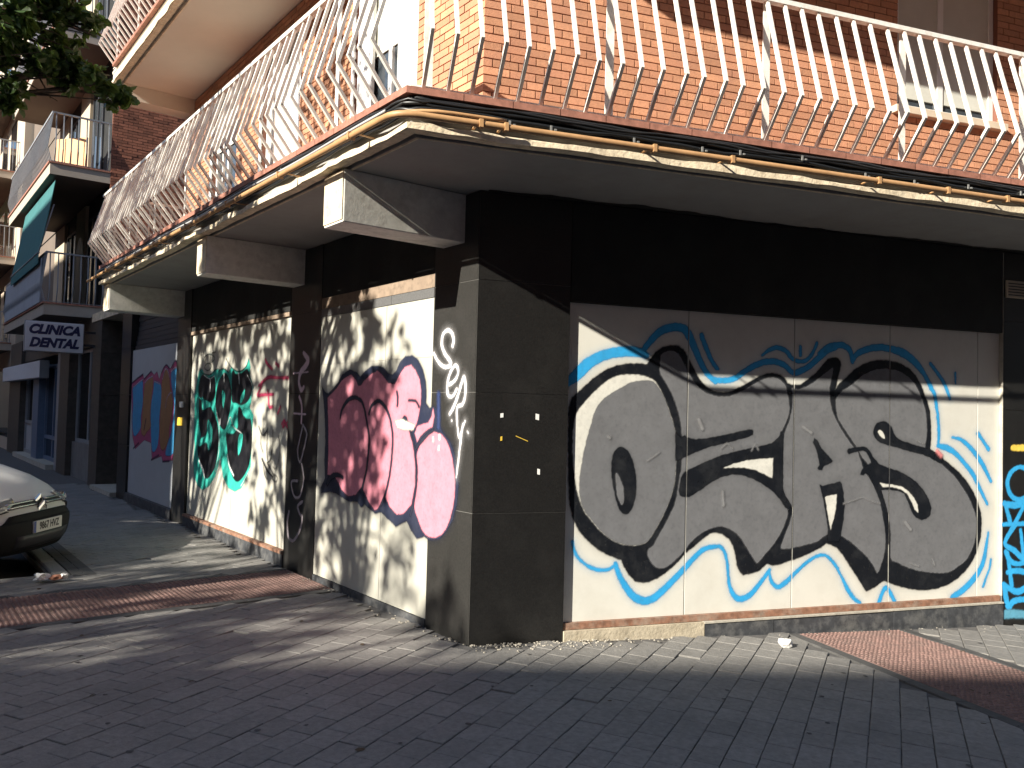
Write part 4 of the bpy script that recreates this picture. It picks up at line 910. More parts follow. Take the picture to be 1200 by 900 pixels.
for i, (nm, key, lb, ft) in enumerate((('letter_outline', 'pink_outline', 'dark navy outline of the pink bubble letters', .010), ('letter_fill', 'pink_fill', 'pink filling of the bubble letters', .008), ('inner_line', 'pink_black', None, .008), ('bare_patch', 'pink_patch', None, .01), ('letter_highlight', 'pink_white', None, .008))):
    paint_layer(nm, key, FL, 0.001 * (i + 1), h, step=.008, feather=ft, label=lb, split=[] if key in ('pink_fill', 'pink_white') else None, halo=.3 if key == 'pink_outline' else (.12 if key == 'pink_black' else 0))
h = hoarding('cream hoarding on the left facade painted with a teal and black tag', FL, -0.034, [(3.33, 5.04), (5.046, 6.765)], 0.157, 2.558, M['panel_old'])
for i, (nm, key, lb, ft) in enumerate((('letter_outline', 'green_teal', 'teal outline of the black letters', .012), ('letter_fill', 'green_black', 'black filling of the teal letters', .012), ('inner_fill', 'green_teal2', None, .012), ('letter_highlight', 'green_white', None, .01), ('thin_line', 'green_line', None, .01), ('red_tag', 'red_tag', 'red scribbled tag', .02), ('black_tag', 'black_tag', 'thin black scribbled tag', .012))):
    paint_layer(nm, key, FL, -0.034 + 0.001 * (i + 1), h, step=.010, feather=ft, clip=(3.34, 6.76, .16, 2.55), label=lb, split=[] if key in ('green_black', 'green_teal2', 'green_white') else None)
h = hoarding('grey hoarding in shade on the left facade painted with blue and orange letters', FL, -0.034, [(7.40, 10.08)], 0.14, 2.5, M['panel_grey'])
for i, (nm, key, lb, ft) in enumerate((('letter_outline', 'candy_base', 'crimson backing of the letters', .016), ('letter_fill', 'candy_blue', 'blue letter fillings', .016), ('letter_fill', 'candy_orange', 'brown orange letter fillings', .016), ('letter_highlight', 'candy_lilac', None, .012), ('dark_line', 'candy_dark', None, .014))):
    paint_layer(nm, key, FL, -0.034 + 0.001 * (i + 1), h, step=.012, feather=ft, clip=(7.41, 10.07, .15, 2.49), label=lb, split=[] if key in ('candy_blue', 'candy_orange', 'candy_lilac', 'candy_dark') else None)
paint_layer('graffiti_glow', 'navy_band', FL, 0.0012, bld, step=.008, feather=.02)
paint_layer('graffiti_tag', 'white_tag', FL, 0.0055, bld, step=.006, feather=.010, halo=.16, label='white sprayed tag reading Sep on the black pillar')
paint_layer('graffiti_tag', 'pale_tag', FL, 0.002, bld, step=.008, feather=.008, label='pale pink scribble high on the black pilaster')
paint_layer('graffiti_tag', 'grey_tag', FL, 0.003, bld, step=.008, feather=.008, label='grey letters running down the black pilaster')
paint_layer('graffiti_tag', 'blue_tag', FR, 0.002, bld, step=.007, feather=.007, label='bright blue tag on the right hand pillar')
paint_layer('graffiti_mark', 'yellow_mark', FR, 0.002, bld, step=.007, feather=.007, label='short yellow stroke above the blue tag')
paint_layer('graffiti_mark', 'blue_pale', FR, 0.003, bld, step=.008, feather=.012, label='washed out blue smear at the foot of the right pillar')
for u, z, w_, h_, m_ in ((0.205, 1.6, .022, .03, 'paper'), (0.475, 1.595, .026, .042, 'paper'), (0.205, 1.435, .014, .03, 'yellow'), (0.36, 1.437, .10, .005, 'yellow'), (0.495, 1.2, .02, .04, 'paper')):
    b = MB(); a_ = random.uniform(-.4, .4); b.box(Frame(FR.p(u, 0, z), FR.eu * math.cos(a_) + Vector((0, 0, math.sin(a_))), FR.eo), -w_ / 2, w_ / 2, 0.0005, 0.0025, -h_ / 2, h_ / 2)
    b.build('paper_scrap', M[m_], bld)
part('yellow_plate', M['yellow'], bld, FL, 6.98, 7.2, 0.001, 0.012, 1.33, 1.44)
part('white_plate', M['plate'], bld, FL, 6.95, 7.1, 0.001, 0.02, 1.58, 1.66)
# --- rest of the ground floor on the left facade (beyond the grey hoarding)
mb = MB(); mb.box(FL, 7.38, 10.1, -0.60, -0.5, 2.5, 3.19); mb.box(FL, 7.38, 13.2, -1.3, -0.62, -0.5, 3.19); mb.box(FL, 7.38, 10.09, -0.5, -0.06, -0.4, 2.5); mb.build('ground_floor_wall', M['darkwall'], bld)
mb = MB(); mb.box(FL, 7.46, 13.3, -4.0, 0.02, 3.2, 3.36); mb.build('terrace_slab', M['lip'], bld)
for i in range(8): part('shutter_slat', M['darkmetal'], bld, FL, 7.42, 10.05, -0.10 - .01 * (i % 2), -0.06 - .012 * i, 2.51 + .08 * i, 2.582 + .08 * i)
part('plinth_stone', M['plinth'], bld, FL, 7.38, 10.09, -0.06, 0.012, -0.3, 0.136)
tiles(FL, [(10.1, 10.75)], rows, M['granite'], o0=-0.6); tiles(FL, [(12.45, 13.2)], rows, M['brownstone'], o0=-0.6)
d_ = MB(); d_.box(FL, 10.76, 12.44, -0.62, -0.55, -0.2, 3.19); dd = d_.build('entrance_door', M['darkmetal'], bld)
part('pane', M['darkglass'], dd, FL, 10.85, 11.55, -0.549, -0.54, 0.9, 2.3); part('pane', M['darkglass'], dd, FL, 11.65, 12.35, -0.549, -0.54, 0.9, 2.3); part('handle', M['chrome'], dd, FL, 11.58, 11.61, -0.549, -0.50, 0.9, 1.3)
part('door_step', M['ledge'], bld, FL, 10.76, 12.44, -0.55, 0.1, -0.2, 0.07)

# ================================================================== NEXT BUILDINGS ALONG THE LEFT STREET
def balcony(parent, fr, u0, u1, over, z, edge='beige', front=None, endbars=True, side_panel=False):
    mb = MB(); mb.box(fr, u0 + .02, u1, -0.3, over - .02, z - 0.235, z - .02); b = mb.build('balcony_slab', M['shadewall'], parent)
    mb = MB(); mb.box(fr, u0, u0 + .019, 0.0, over - .021, z - .24, z - .02); mb.box(fr, u0, u1, over - .02, over, z - .24, z - .02); mb.build('slab_face', M[edge], b)
    part('slab_edge', M['redtile'], b, fr, u0 - .02, u1 + .02, 0.0, over + .03, z - .018, z + .015)
    # rail: end facing the corner and front
    fe = Frame(fr.p(u0 + .03, 0, 0), fr.eo, -fr.eu)
    if endbars: railing(parent, fe, [0.06 + .14 * i for i in range(int(over / .14))], [], 0.0, over - .02, z + .01, ob=0.0, knee=.07, h=1.0, m='greymetal', corner=False, hr=.02)
    f = MB(); f.box(fr, u0, u1, over - .04, over, z + 1.0, z + 1.04)
    for i in range(int((u1 - u0) / .14)): bar(f, fr, [(u0 + .14 * i, over - .02, z), (u0 + .14 * i, over + .06, z + .3), (u0 + .14 * i, over - .02, z + 1.0)], .009)
    fo = f.build('front_railing', M['greymetal'], parent); fo['kind'] = 'stuff'
    if front: part('balcony_sheet', M[front], parent, fr, u0 + .25, u1 - .5, over + .03, over + .05, z + .02, z + .92)
    return b
nb = thing('apartment_building', 'shaded brown brick block with barred balconies beyond the corner building', 'building')
FN = Frame((0.35, 0, 0), (0, 1, 0), (-1, 0, 0))
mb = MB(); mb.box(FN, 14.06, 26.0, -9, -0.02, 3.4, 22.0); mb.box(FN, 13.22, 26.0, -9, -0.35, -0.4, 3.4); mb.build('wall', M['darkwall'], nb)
# brick side wall, courses as real steps
bs = MB(); FS = Frame((0, 14.05, 0), (1, 0, 0), (0, -1, 0)); r_ = random.Random(3)
for c in range(int((11.0 - 3.3) / 0.0605)):
    z = 3.3 + c * 0.0605; x = 0.352 - (0.1 if c % 2 else 0.0); 
    while x < 2.7:
        a_, b_ = max(x, 0.352) + .004, x + .196
        bs.box(FS, a_, b_, -0.03, r_.uniform(-.003, .003), z + .0045, z + .056); x += .2
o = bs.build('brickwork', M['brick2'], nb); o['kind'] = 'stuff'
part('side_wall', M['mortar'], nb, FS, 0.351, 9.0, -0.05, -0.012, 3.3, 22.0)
for k, z in enumerate((3.60, 6.45, 9.30, 12.15)):
    balcony(nb, FN, 14.06, 20.6, 1.12, z, edge='beige', front='greycloth' if k == 0 else None)
    for (a_, b_) in ((15.0, 16.1), (17.6, 18.8)):
        mb = MB(); frame_bars(mb, FN, a_, b_, z, z + 2.2, -0.02, 0.02, .06, vs=((a_ + b_) / 2,)); w = mb.build('balcony_door', M['darkmetal'], nb)
        part('pane', M['glass'], w, FN, a_ + .06, b_ - .06, -0.015, -0.008, z + .06, z + 2.14)
    part('wall_panel', M['cream'], nb, FN, 16.3, 17.4, -0.02, 0.05, z + .02, z + 2.55); part('wall_panel', M['cream'], nb, FN, 19.0, 20.4, -0.02, 0.05, z + .02, z + 2.55)
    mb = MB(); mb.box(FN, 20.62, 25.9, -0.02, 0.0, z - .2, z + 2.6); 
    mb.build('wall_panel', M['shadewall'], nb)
# arched doorway on the lowest balcony
V = [(0.0, 3.62), (0.9, 3.62)] + [(0.45 + .45 * math.cos(t), 4.95 + .55 * math.sin(t)) for t in np.linspace(0, math.pi, 12)]
mb = MB(); n_ = len(V); mb.add([FN.p(16.4 + u, .055, z) for u, z in V] + [FN.p(16.4 + u, .02, z) for u, z in V], [tuple(range(n_))] + [(i, (i + 1) % n_, n_ + (i + 1) % n_, n_ + i) for i in range(n_)]); mb.build('arched_opening', M['darkmetal'], nb)
def awning(label, fr, u0, u1, oa, za, ob_, zb, m, val=0.22):
    t = thing('awning', label, 'awning'); mb = MB()
    P = []
    for i in range(9):
        s = i / 8; sag = -.06 * math.sin(s * math.pi)
        P += [fr.p(u0, oa + (ob_ - oa) * s, za + (zb - za) * s + sag), fr.p(u1, oa + (ob_ - oa) * s, za + (zb - za) * s + sag)]
    q = [(2 * i, 2 * i + 1, 2 * i + 3, 2 * i + 2) for i in range(8)]
    mb.add(P, q); o = mb.build('cloth', m, t); md = o.modifiers.new('thick', 'SOLIDIFY'); md.thickness = .012
    mb = MB(); mb.tube([fr.p(u0, ob_, zb), fr.p(u1, ob_, zb)], .022, 8); mb.build('front_bar', M['greymetal'], t)
    part('valance', m, t, fr, u0, u1, ob_ - .004, ob_ + .006, zb - val, zb - .015)
    mb = MB(); bar(mb, fr, [(u0 + .04, oa, za - .5), (u0 + .04, ob_, zb)], .012); bar(mb, fr, [(u1 - .04, oa, za - .5), (u1 - .04, ob_, zb)], .012); mb.build('arm', M['greymetal'], t)
    return t
awning('teal awning hanging steeply over the lowest balcony in the shade', FN, 14.3, 18.6, 0.98, 6.15, 1.22, 4.62, M['teal'])
t = tag(part('leaning_board', M['orange'], None, Frame((-0.50, 15.15, 0), (0.6, -0.8, 0), (-0.8, -0.6, 0)), 0, 0.8, 0, 0.03, 6.47, 7.22), 'sunlit orange board standing inside the barred balcony', 'board')
# shop front under it
part('shop_pillar', M['brownstone'], nb, FL, 15.72, 16.85, -0.3, 0.0, -0.2, 3.38); part('shop_pillar', M['greymetal'], nb, FL, 17.0, 17.5, -0.3, -0.05, -0.2, 2.9); part('shop_pillar', M['bluegrey'], nb, FL, 19.9, 20.8, -0.3, 0.0, -0.2, 2.6); part('shop_pillar', M['brownstone'], nb, FL, 23.5, 26.0, -0.3, 0.0, -0.2, 3.38)
w = MB(); frame_bars(w, FL, 13.21, 15.71, 0.75, 2.75, -0.25, -0.18, .07, vs=(14.4,)); w = w.build('shop_window', M['greymetal'], nb); part('pane', M['darkglass'], w, FL, 13.28, 15.64, -0.22, -0.21, .8, 2.7)
part('stall_riser', M['marble'], nb, FL, 13.21, 15.71, -0.3, -0.12, -0.3, 0.745)
w = MB(); frame_bars(w, FL, 17.51, 19.89, 0.12, 2.55, -0.25, -0.16, .09, vs=(18.6,), hs=(.7,)); w = w.build('shop_window', M['bluegrey'], nb); part('pane', M['darkglass'], w, FL, 17.6, 19.8, -0.22, -0.21, .2, 2.5)
w = MB(); frame_bars(w, FL, 20.81, 23.49, 0.12, 2.55, -0.25, -0.16, .09, vs=(22.1,), hs=(1.0,)); w = w.build('shop_window', M['greymetal'], nb); part('pane', M['darkglass'], w, FL, 20.9, 23.4, -0.22, -0.21, 1.0, 2.5); part('stall_riser', M['panel_grey'], w, FL, 20.9, 23.4, -0.22, -0.2, 0.2, 1.0)
part('shop_fascia', M['brownstone'], nb, FL, 13.21, 26.0, -0.3, -0.10, 2.76, 3.38)
part('shop_sill', M['ledge'], nb, FL, 17.5, 23.5, -0.3, 0.12, -0.2, 0.11)
# signs and air conditioner
sg = thing('shop_sign', 'projecting white sign reading CLINICA DENTAL in navy italics', 'sign')
FSg = Frame((0, 12.95, 0), (1, 0, 0), (0, -1, 0))
part('sign_box', M['signface'], sg, FSg, -1.20, -0.22, -0.16, 0.0, 2.555, 3.115, bevel=.01)
part('sign_rim', M['greymetal'], sg, FSg, -1.212, -0.208, -0.13, -0.03, 2.543, 3.127)
part('bracket', M['darkmetal'], sg, FSg, -0.22, 0.02, -0.10, -0.06, 2.7, 2.74); part('bracket', M['darkmetal'], sg, FSg, -0.22, 0.02, -0.10, -0.06, 2.95, 2.99)
for s_, z_, w_ in (('CLINICA', 2.965, .86), ('DENTAL', 2.715, .84)):
    mm = Matrix.Translation((-0.71, 12.95 - 0.002, z_)) @ Matrix.Rotation(math.pi / 2, 4, 'X')
    o = text_mesh('lettering', s_, 0.235, M['signink'], sg, mm, shear=0.28, bold=0.013, depth=0.002)
    xs_ = [v.co.x for v in o.data.vertices]; k_ = w_ / (max(xs_) - min(xs_))
    for v in o.data.vertices: v.co.x = -0.71 + (v.co.x - (max(xs_) + min(xs_)) / 2) * k_
ac = thing('air_conditioner', 'pale wall mounted air conditioner unit beside the clinic sign', 'air conditioner')
part('casing', M['panel_grey'], ac, FL, 18.2, 19.0, -0.05, 0.34, 2.95, 3.5, bevel=.015)
mb = MB(); mb.tube([FL.p(18.192, .15, 3.22), FL.p(18.17, .15, 3.22)], .2, 20); mb.build('fan_grille', M['darkmetal'], ac)
part('bracket', M['darkmetal'], ac, FL, 18.3, 18.9, -0.05, 0.3, 2.88, 2.945)
s2 = thing('shop_sign', 'long plain white fascia sign above the far shop window', 'sign')
part('sign_box', M['signface'], s2, FL, 18.5, 26.0, -0.02, 0.2, 2.2, 2.62, bevel=.01); part('sign_rim', M['greymetal'], s2, FL, 18.49, 26.01, -0.01, 0.19, 2.19, 2.63)
# third building further along
tb = thing('apartment_building', 'pale sunlit block with stacked balconies at the far left behind the tree', 'building')
FT = Frame((0.1, 0, 0), (0, 1, 0), (-1, 0, 0))
mb = MB(); mb.box(FT, 26.02, 52.0, -9, 0.0, -0.4, 24.0); mb.build('wall', M['farwall'], tb)
for k, z in enumerate((3.5, 6.35, 9.2, 12.05, 14.9)):
    for (a_, b_) in ((27.0, 33.0), (35.0, 41.0), (43.0, 49.0)):
        balcony(tb, FT, a_, b_, 1.3, z, edge='beige', front='cream' if (k + int(a_)) % 2 else None, endbars=True)
        part('balcony_door', M['darkglass'], tb, FT, a_ + 1, a_ + 2.6, -0.02, 0.012, z, z + 2.15); part('window', M['darkglass'], tb, FT, a_ + 3.6, a_ + 5.0, -0.02, 0.012, z + .9, z + 2.15)
for i in range(6): part('shop_window', M['darkglass'], tb, FT, 26.6 + 4.2 * i, 30.0 + 4.2 * i, -0.02, 0.014, .4, 2.6)
awning('green awning on the far sunlit block, one floor above the teal one', FT, 27.3, 32.6, 1.1, 8.95, 1.9, 7.9, mat('green_awning_cloth', (0.05, 0.36, 0.26), .85, var=.1))

# ================================================================== VAN
car = thing('parked_van', 'white van nose with black bumper parked at the left edge, plate 9867 HVZ', 'van', loc=(-1.99, 4.64, -0.075), rotz=rad(-36))
W = 0.86
def xf(y): return -0.30 * (abs(y) / W) ** 2.8
prof = [(-.02, .24), (.035, .33), (.05, .42), (.048, .50), (.03, .555), (.01, .61), (-.015, .66), (-.05, .715), (-.10, .755), (-.22, .845), (-.42, .945), (-.68, 1.03), (-.98, 1.09)]
def surf(i_f, y):
    i = int(i_f); f = i_f - i; a_, b_ = prof[i], prof[min(i + 1, len(prof) - 1)]
    x = a_[0] * (1 - f) + b_[0] * f; z = a_[1] * (1 - f) + b_[1] * f
    k = max(0, 1 - i_f / 14.0); t = abs(y) / W
    return Vector((x + xf(y) * (0.25 + .75 * k), y, z - (.13 * t ** 4 * min(1, i_f / 6) if i_f > 4 else 0.13 * t ** 4 * i_f / 9)))
def patch(name, i0, i1, y0, y1, lift, m, ni=6, ny=10, parent=car, thick=.02, yf=None):
    mb = MB(); V = []
    for a_ in range(ni + 1):
        ii = i0 + (i1 - i0) * a_ / ni
        for b_ in range(ny + 1):
            lo, hi = (yf(a_ / ni) if yf else (y0, y1)); y = lo + (hi - lo) * b_ / ny
            p = surf(ii, y); e = .02; n = (surf(min(ii + .05, 11.9), y) - surf(max(ii - .05, 0), y)).cross(surf(ii, y + e) - surf(ii, y - e)).normalized()
            if n.x * .7 + n.z * .5 < 0: n = -n
            V.append(p + n * lift)
    mb.add(V, [(a_ * (ny + 1) + b_, a_ * (ny + 1) + b_ + 1, (a_ + 1) * (ny + 1) + b_ + 1, (a_ + 1) * (ny + 1) + b_) for a_ in range(ni) for b_ in range(ny)], 0, True)
    o = mb.build(name, m, parent)
    if thick: md = o.modifiers.new('thick', 'SOLIDIFY'); md.thickness = thick; md.offset = 0
    return o
# painted shell: nose and bonnet, then windscreen line, roof and tail
mb = MB(); ny = 16; V = []; ys = [(-W + 2 * W * b_ / ny) for b_ in range(ny + 1)]
for i in range(len(prof)): V += [surf(i, y) for y in ys]
tail = [(-1.05, 1.105, .0), (-1.75, 1.66, .10), (-2.0, 1.76, .11), (-3.0, 1.81, .11), (-3.9, 1.76, .11), (-4.08, 1.6, .08), (-4.15, 1.0, .0), (-4.16, .3, .0)]
for x, z, inn in tail: V += [Vector((x - .05 * (abs(y) / W) ** 3, y * (1 - inn / W * (abs(y) / W)), z - .05 * (abs(y) / W) ** 4)) for y in ys]
rowsn = len(prof) + len(tail)
Fq = [(a_ * (ny + 1) + b_, a_ * (ny + 1) + b_ + 1, (a_ + 1) * (ny + 1) + b_ + 1, (a_ + 1) * (ny + 1) + b_) for a_ in range(rowsn - 1) for b_ in range(ny)]
mb.add(V, Fq, 0, True)
# flanks down to the sill
for s in (0, ny):
    edge = [V[a_ * (ny + 1) + s] for a_ in range(rowsn)]; low = [Vector((p.x, p.y, min(.30, p.z))) for p in edge]
    mb.add(edge + low, [(i, i + 1, rowsn + i + 1, rowsn + i) for i in range(rowsn - 1)], 0, False)
mb.build('body', M['carpaint'], car)
patch('bumper', 0.0, 3.75, -W, W, .012, M['carplastic'], ni=8, ny=24)
patch('bumper_insert', 3.6, 4.95, -.52, .52, .010, M['carplastic'], ni=4, ny=12, yf=lambda t: (-.60 + .10 * t, .60 - .10 * t))
patch('lower_grille', 0.5, 1.9, -.45, .45, .016, M['darkmetal'], ni=3, ny=10)
patch('grille', 6.05, 7.0, -.50, .50, .006, M['darkmetal'], ni=4, ny=14)
for i0 in (6.12, 6.72):
    patch('chrome_bar', i0, i0 + .22, -.50, -.085, .016, M['chrome'], ni=2, ny=8); patch('chrome_bar', i0, i0 + .22, .085, .50, .016, M['chrome'], ni=2, ny=8)
for s in (-1, 1):
    hl = patch('headlight', 5.9, 7.9, 0, 0, .010, M['lamp'], ni=6, ny=8, yf=lambda t, s=s: tuple(sorted((s * (.36 + .16 * (1 - t) ** 2), s * (.82 - .05 * t)))))
    patch('lamp_rim', 5.78, 5.9, 0, 0, .014, M['carplastic'], ni=1, ny=8, yf=lambda t, s=s: tuple(sorted((s * .50, s * .82))))
    b = MB(); c_ = surf(7.0, s * .66); b.tube([c_ + Vector((.02, 0, .01)), c_ + Vector((-.06, 0, .0))], .05, 12); b.build('reflector', M['chrome'], hl)
# emblem: two upward chevrons
for zz in (.655, .72):
    b = MB()
    for s in (-1, 1):
        A = Vector((.005 - (zz - .655) * .6, 0, zz + .052)); B = Vector((-.01 - (zz - .655) * .6, s * .075, zz - .012)); up = Vector((0, 0, -.034)); d = Vector((.022, 0, 0))
        q = [A, B, B + up, A + up]; b.add(q + [p + d for p in q], [(0, 1, 2, 3), (4, 5, 6, 7), (0, 1, 5, 4), (1, 2, 6, 5), (2, 3, 7, 6), (3, 0, 4, 7)])
    b.build('emblem_chevron', M['chrome'], car)
pl = MB(); FP = Frame((0.068, 0, 0.47), (0, 1, 0), (1, 0, 0)); pl.box(FP, -.26, .26, -.01, 0.004, -.056, .056); pl = pl.build('number_plate', M['plate'], car)
part('plate_band', M['plateblue'], pl, FP, -.258, -.218, 0.0042, .0052, -.054, .054)
text_mesh('plate_number', '9867 HVZ', 0.098, M['plateink'], pl, Matrix.Translation((0.0735, .02, .47)) @ Matrix(((0, 0, 1, 0), (1, 0, 0, 0), (0, 1, 0, 0), (0, 0, 0, 1))), bold=.003, depth=.0006, sx=.86)
def band(name, pts, m):
    b = MB(); b.add(pts, [(0, 1, 2, 3)]); o = b.build(name, m, car); md = o.modifiers.new('thick', 'SOLIDIFY'); md.thickness = .012; return o
band('windscreen', [Vector((-1.10, -.74, 1.13)), Vector((-1.10, .74, 1.13)), Vector((-1.70, .66, 1.64)), Vector((-1.70, -.66, 1.64))], M['darkglass'])
for s in (-1, 1):
    band('side_window', [Vector((-1.45, s * .875, 1.10)), Vector((-2.35, s * .88, 1.10)), Vector((-2.35, s * .80, 1.62)), Vector((-1.85, s * .80, 1.60))], M['darkglass'])
    b = MB(); b.tube([Vector((-1.35, s * .86, 1.08)), Vector((-1.38, s * 1.0, 1.12))], .02, 8); b.box(Frame((-1.42, s * .97, 1.10), (1, 0, 0), (0, s, 0)), -.05, .05, 0, .16, -.03, .16); b.build('mirror', M['carplastic'], car)
    for x_ in (-.86, -3.45):
        b = MB(); cy = s * .80; ring = [(.315, -.09), (.33, -.07), (.33, .07), (.315, .09)]
        V = []; n_ = 28
        for r_, w_ in ring: V += [(x_ + r_ * math.cos(t * 2 * math.pi / n_), cy + w_, .33 + r_ * math.sin(t * 2 * math.pi / n_)) for t in range(n_)]
        b.add(V, [(k * n_ + i, k * n_ + (i + 1) % n_, (k + 1) * n_ + (i + 1) % n_, (k + 1) * n_ + i) for k in range(3) for i in range(n_)], 0, True)
        wh = b.build('wheel', M['rubber'], car); b = MB(); b.tube([Vector((x_, cy - .088, .33)), Vector((x_, cy + .088, .33))], .315, 28); b.build('tyre', M['rubber'], wh)
        b = MB(); b.tube([Vector((x_, cy + s * .07, .33)), Vector((x_, cy + s * .094, .33))], .2, 24); b.build('rim', M['greymetal'], wh)
        b = MB(); V = [(x_ + .39 * math.cos(t), s * .868, .33 + .39 * math.sin(t)) for t in np.linspace(0, math.pi, 15)] + [(x_ + .39 * math.cos(t), s * .872, .33 + .39 * math.sin(t)) for t in np.linspace(0, math.pi, 15)]
        b.add(V, [tuple(range(15)), tuple(range(15, 30))]); b.build('wheel_arch', M['carplastic'], car)
part('underbody', M['carplastic'], car, FW, -4.0, -.25, -.74, .74, .2, .3)

# ================================================================== TREES
def leaf_mesh(mb, c, size, r):
    d = Vector((r.gauss(0, 1), r.gauss(0, 1), r.gauss(0, .7) - .5)).normalized(); n = Vector((r.gauss(0, 1), r.gauss(0, 1), r.gauss(0, 1))); s = d.cross(n).normalized(); k = d.cross(s) * .12
    L_ = size * r.uniform(.7, 1.25); w = L_ * .36
    mb.add([c, c + d * L_ * .35 + s * w + k * L_, c + d * L_ * .75 + s * w * .7 + k * L_, c + d * L_, c + d * L_ * .75 - s * w * .7 + k * L_, c + d * L_ * .35 - s * w + k * L_], [(0, 1, 2, 3), (0, 3, 4, 5)])
def tree(label, base, h, tr, clumps, nleaf, size, seed, fine=False):
    """clumps: (centre, radius, leaves) of foliage; limbs run from the trunk to each clump"""
    r = random.Random(seed); t = thing('street_tree', label, 'tree', group='street trees along the left street')
    b = MB(); top = Vector(base) + Vector((r.uniform(-.15, .15), r.uniform(-.15, .15), h))
    B = Vector(base); pts = [B.lerp(top, i / 6) + Vector((r.uniform(-.05, .05), r.uniform(-.05, .05), 0)) for i in range(7)]
    b.tube(pts, [tr * (1.25 - .75 * i / 6) for i in range(7)], 10)
    crown = MB()
    for (c, rad_, n) in clumps:
        c = Vector(c); s = pts[r.choice((3, 4, 5, 6))]; mid = s.lerp(c, .5) + Vector((0, 0, .15 * (c - s).length * r.uniform(.3, 1)))
        L_ = [s, s.lerp(mid, .6), mid, mid.lerp(c, .55), c]; b.tube(L_, [tr * .38, tr * .3, tr * .22, tr * .14, tr * .05], 6)
        for _ in range(5):
            e = c + Vector((r.gauss(0, rad_ * .55), r.gauss(0, rad_ * .55), r.gauss(0, rad_ * .45))); b.tube([mid.lerp(c, r.uniform(.3, .9)), e], [tr * .07, tr * .02], 4)
        subs = [(c + Vector((r.gauss(0, rad_ * .5), r.gauss(0, rad_ * .5), r.gauss(0, rad_ * .4))), rad_ * r.uniform(.22, .45)) for _ in range(max(3, n // 45))] if not fine else [(c + Vector((r.gauss(0, rad_ * .6), r.gauss(0, rad_ * .6), r.gauss(0, rad_ * .6))), rad_ * r.uniform(.12, .32)) for _ in range(max(5, n // 9))]
        for _ in range(n):
            p, q = r.choice(subs); leaf_mesh(crown, p + Vector((r.gauss(0, q * .6), r.gauss(0, q * .6), r.gauss(0, q * .5))), size, r)
    b.build('trunk', M['bark'], t); crown.build('crown', M['leaf'], t); return t
def cl(c, spread, n, rad_, leaves, seed):
    r = random.Random(seed); return [((c[0] + r.gauss(0, spread[0]), c[1] + r.gauss(0, spread[1]), c[2] + r.gauss(0, spread[2])), rad_ * r.uniform(.7, 1.2), leaves) for _ in range(n)]
# the near tree whose drooping branch hangs in at the top left of the picture
tree('near street tree with a dark leafy branch drooping in at the top left', (-4.9, 2.6, -.1), 5.2, .14,
     [((-2.76, 1.69, 4.23), 0.24, 330), ((-2.65, 1.75, 4.05), 0.17, 200), ((-2.72, 1.84, 3.82), 0.15, 180), ((-2.67, 1.87, 3.70), 0.09, 70), ((-2.52, 1.64, 4.30), 0.18, 200), ((-2.32, 1.60, 4.33), 0.15, 150), ((-2.23, 1.61, 4.27), 0.1, 70), ((-2.46, 1.77, 3.93), 0.13, 130), ((-2.34, 1.74, 3.98), 0.13, 130), ((-2.30, 1.77, 3.88), 0.13, 130), ((-2.14, 1.73, 3.92), 0.13, 130), ((-2.03, 1.71, 3.89), 0.09, 80), ((-2.42, 1.72, 4.06), 0.1, 70), ((-2.65, 1.65, 4.31), 0.2, 240), ((-2.43, 1.59, 4.39), 0.15, 160), ((-2.54, 1.76, 3.99), 0.1, 70), ((-2.77, 1.77, 4.05), 0.2, 240)]
     + cl((-4.6, 2.4, 6.6), (.8, .8, .5), 9, .6, 220, 5), 0, .07, 21)
def shade_tree(label, base, c, spread, n, rad_, leaves, seed, h=4.2): tree(label, base, h, .17, cl(c, spread, n, rad_, leaves, seed), 0, .13, seed)
def dapple(pts, s=8.0, k=1.7):
    """foliage clumps given by where their shade lands on the left facade (y, z, radius, leaves)"""
    return [(Vector((0, y, z)) - SUN_DIR / SUN_DIR.x * (s + random.uniform(-.5, .5)), r, int(n * k)) for y, z, r, n in pts]
tree('street tree across the road whose crown dapples the pink hoarding', (-8.1, 1.1, -.1), 4.6, .08, dapple([(2.0, 1.75, .3, 70), (2.35, 1.35, .3, 70), (2.55, 1.5, .25, 60), (2.3, .95, .25, 50), (1.7, 1.45, .22, 45), (1.55, 1.1, .2, 26), (1.75, 1.95, .2, 40), (1.3, 1.85, .16, 20), (2.3, 1.55, .30, 95), (1.95, 1.45, .28, 95), (2.45, 1.15, .28, 85), (1.85, 1.1, .24, 70), (2.5, 1.85, .24, 55), (1.5, 1.75, .2, 55), (2.1, 1.85, .26, 70), (1.62, 2.2, .14, 60), (1.7, 2.5, .16, 60), (2.3, 2.3, .34, 55), (1.2, 2.15, .2, 22), (1.45, 1.35, .16, 16), (2.1, .5, .42, 42), (1.4, .4, .26, 16), (2.5, .3, .3, 40), (0.9, .35, .2, 8), (2.2, 2.75, .4, 60), (1.9, 3.3, .4, 60)]), 0, .125, 31, True)
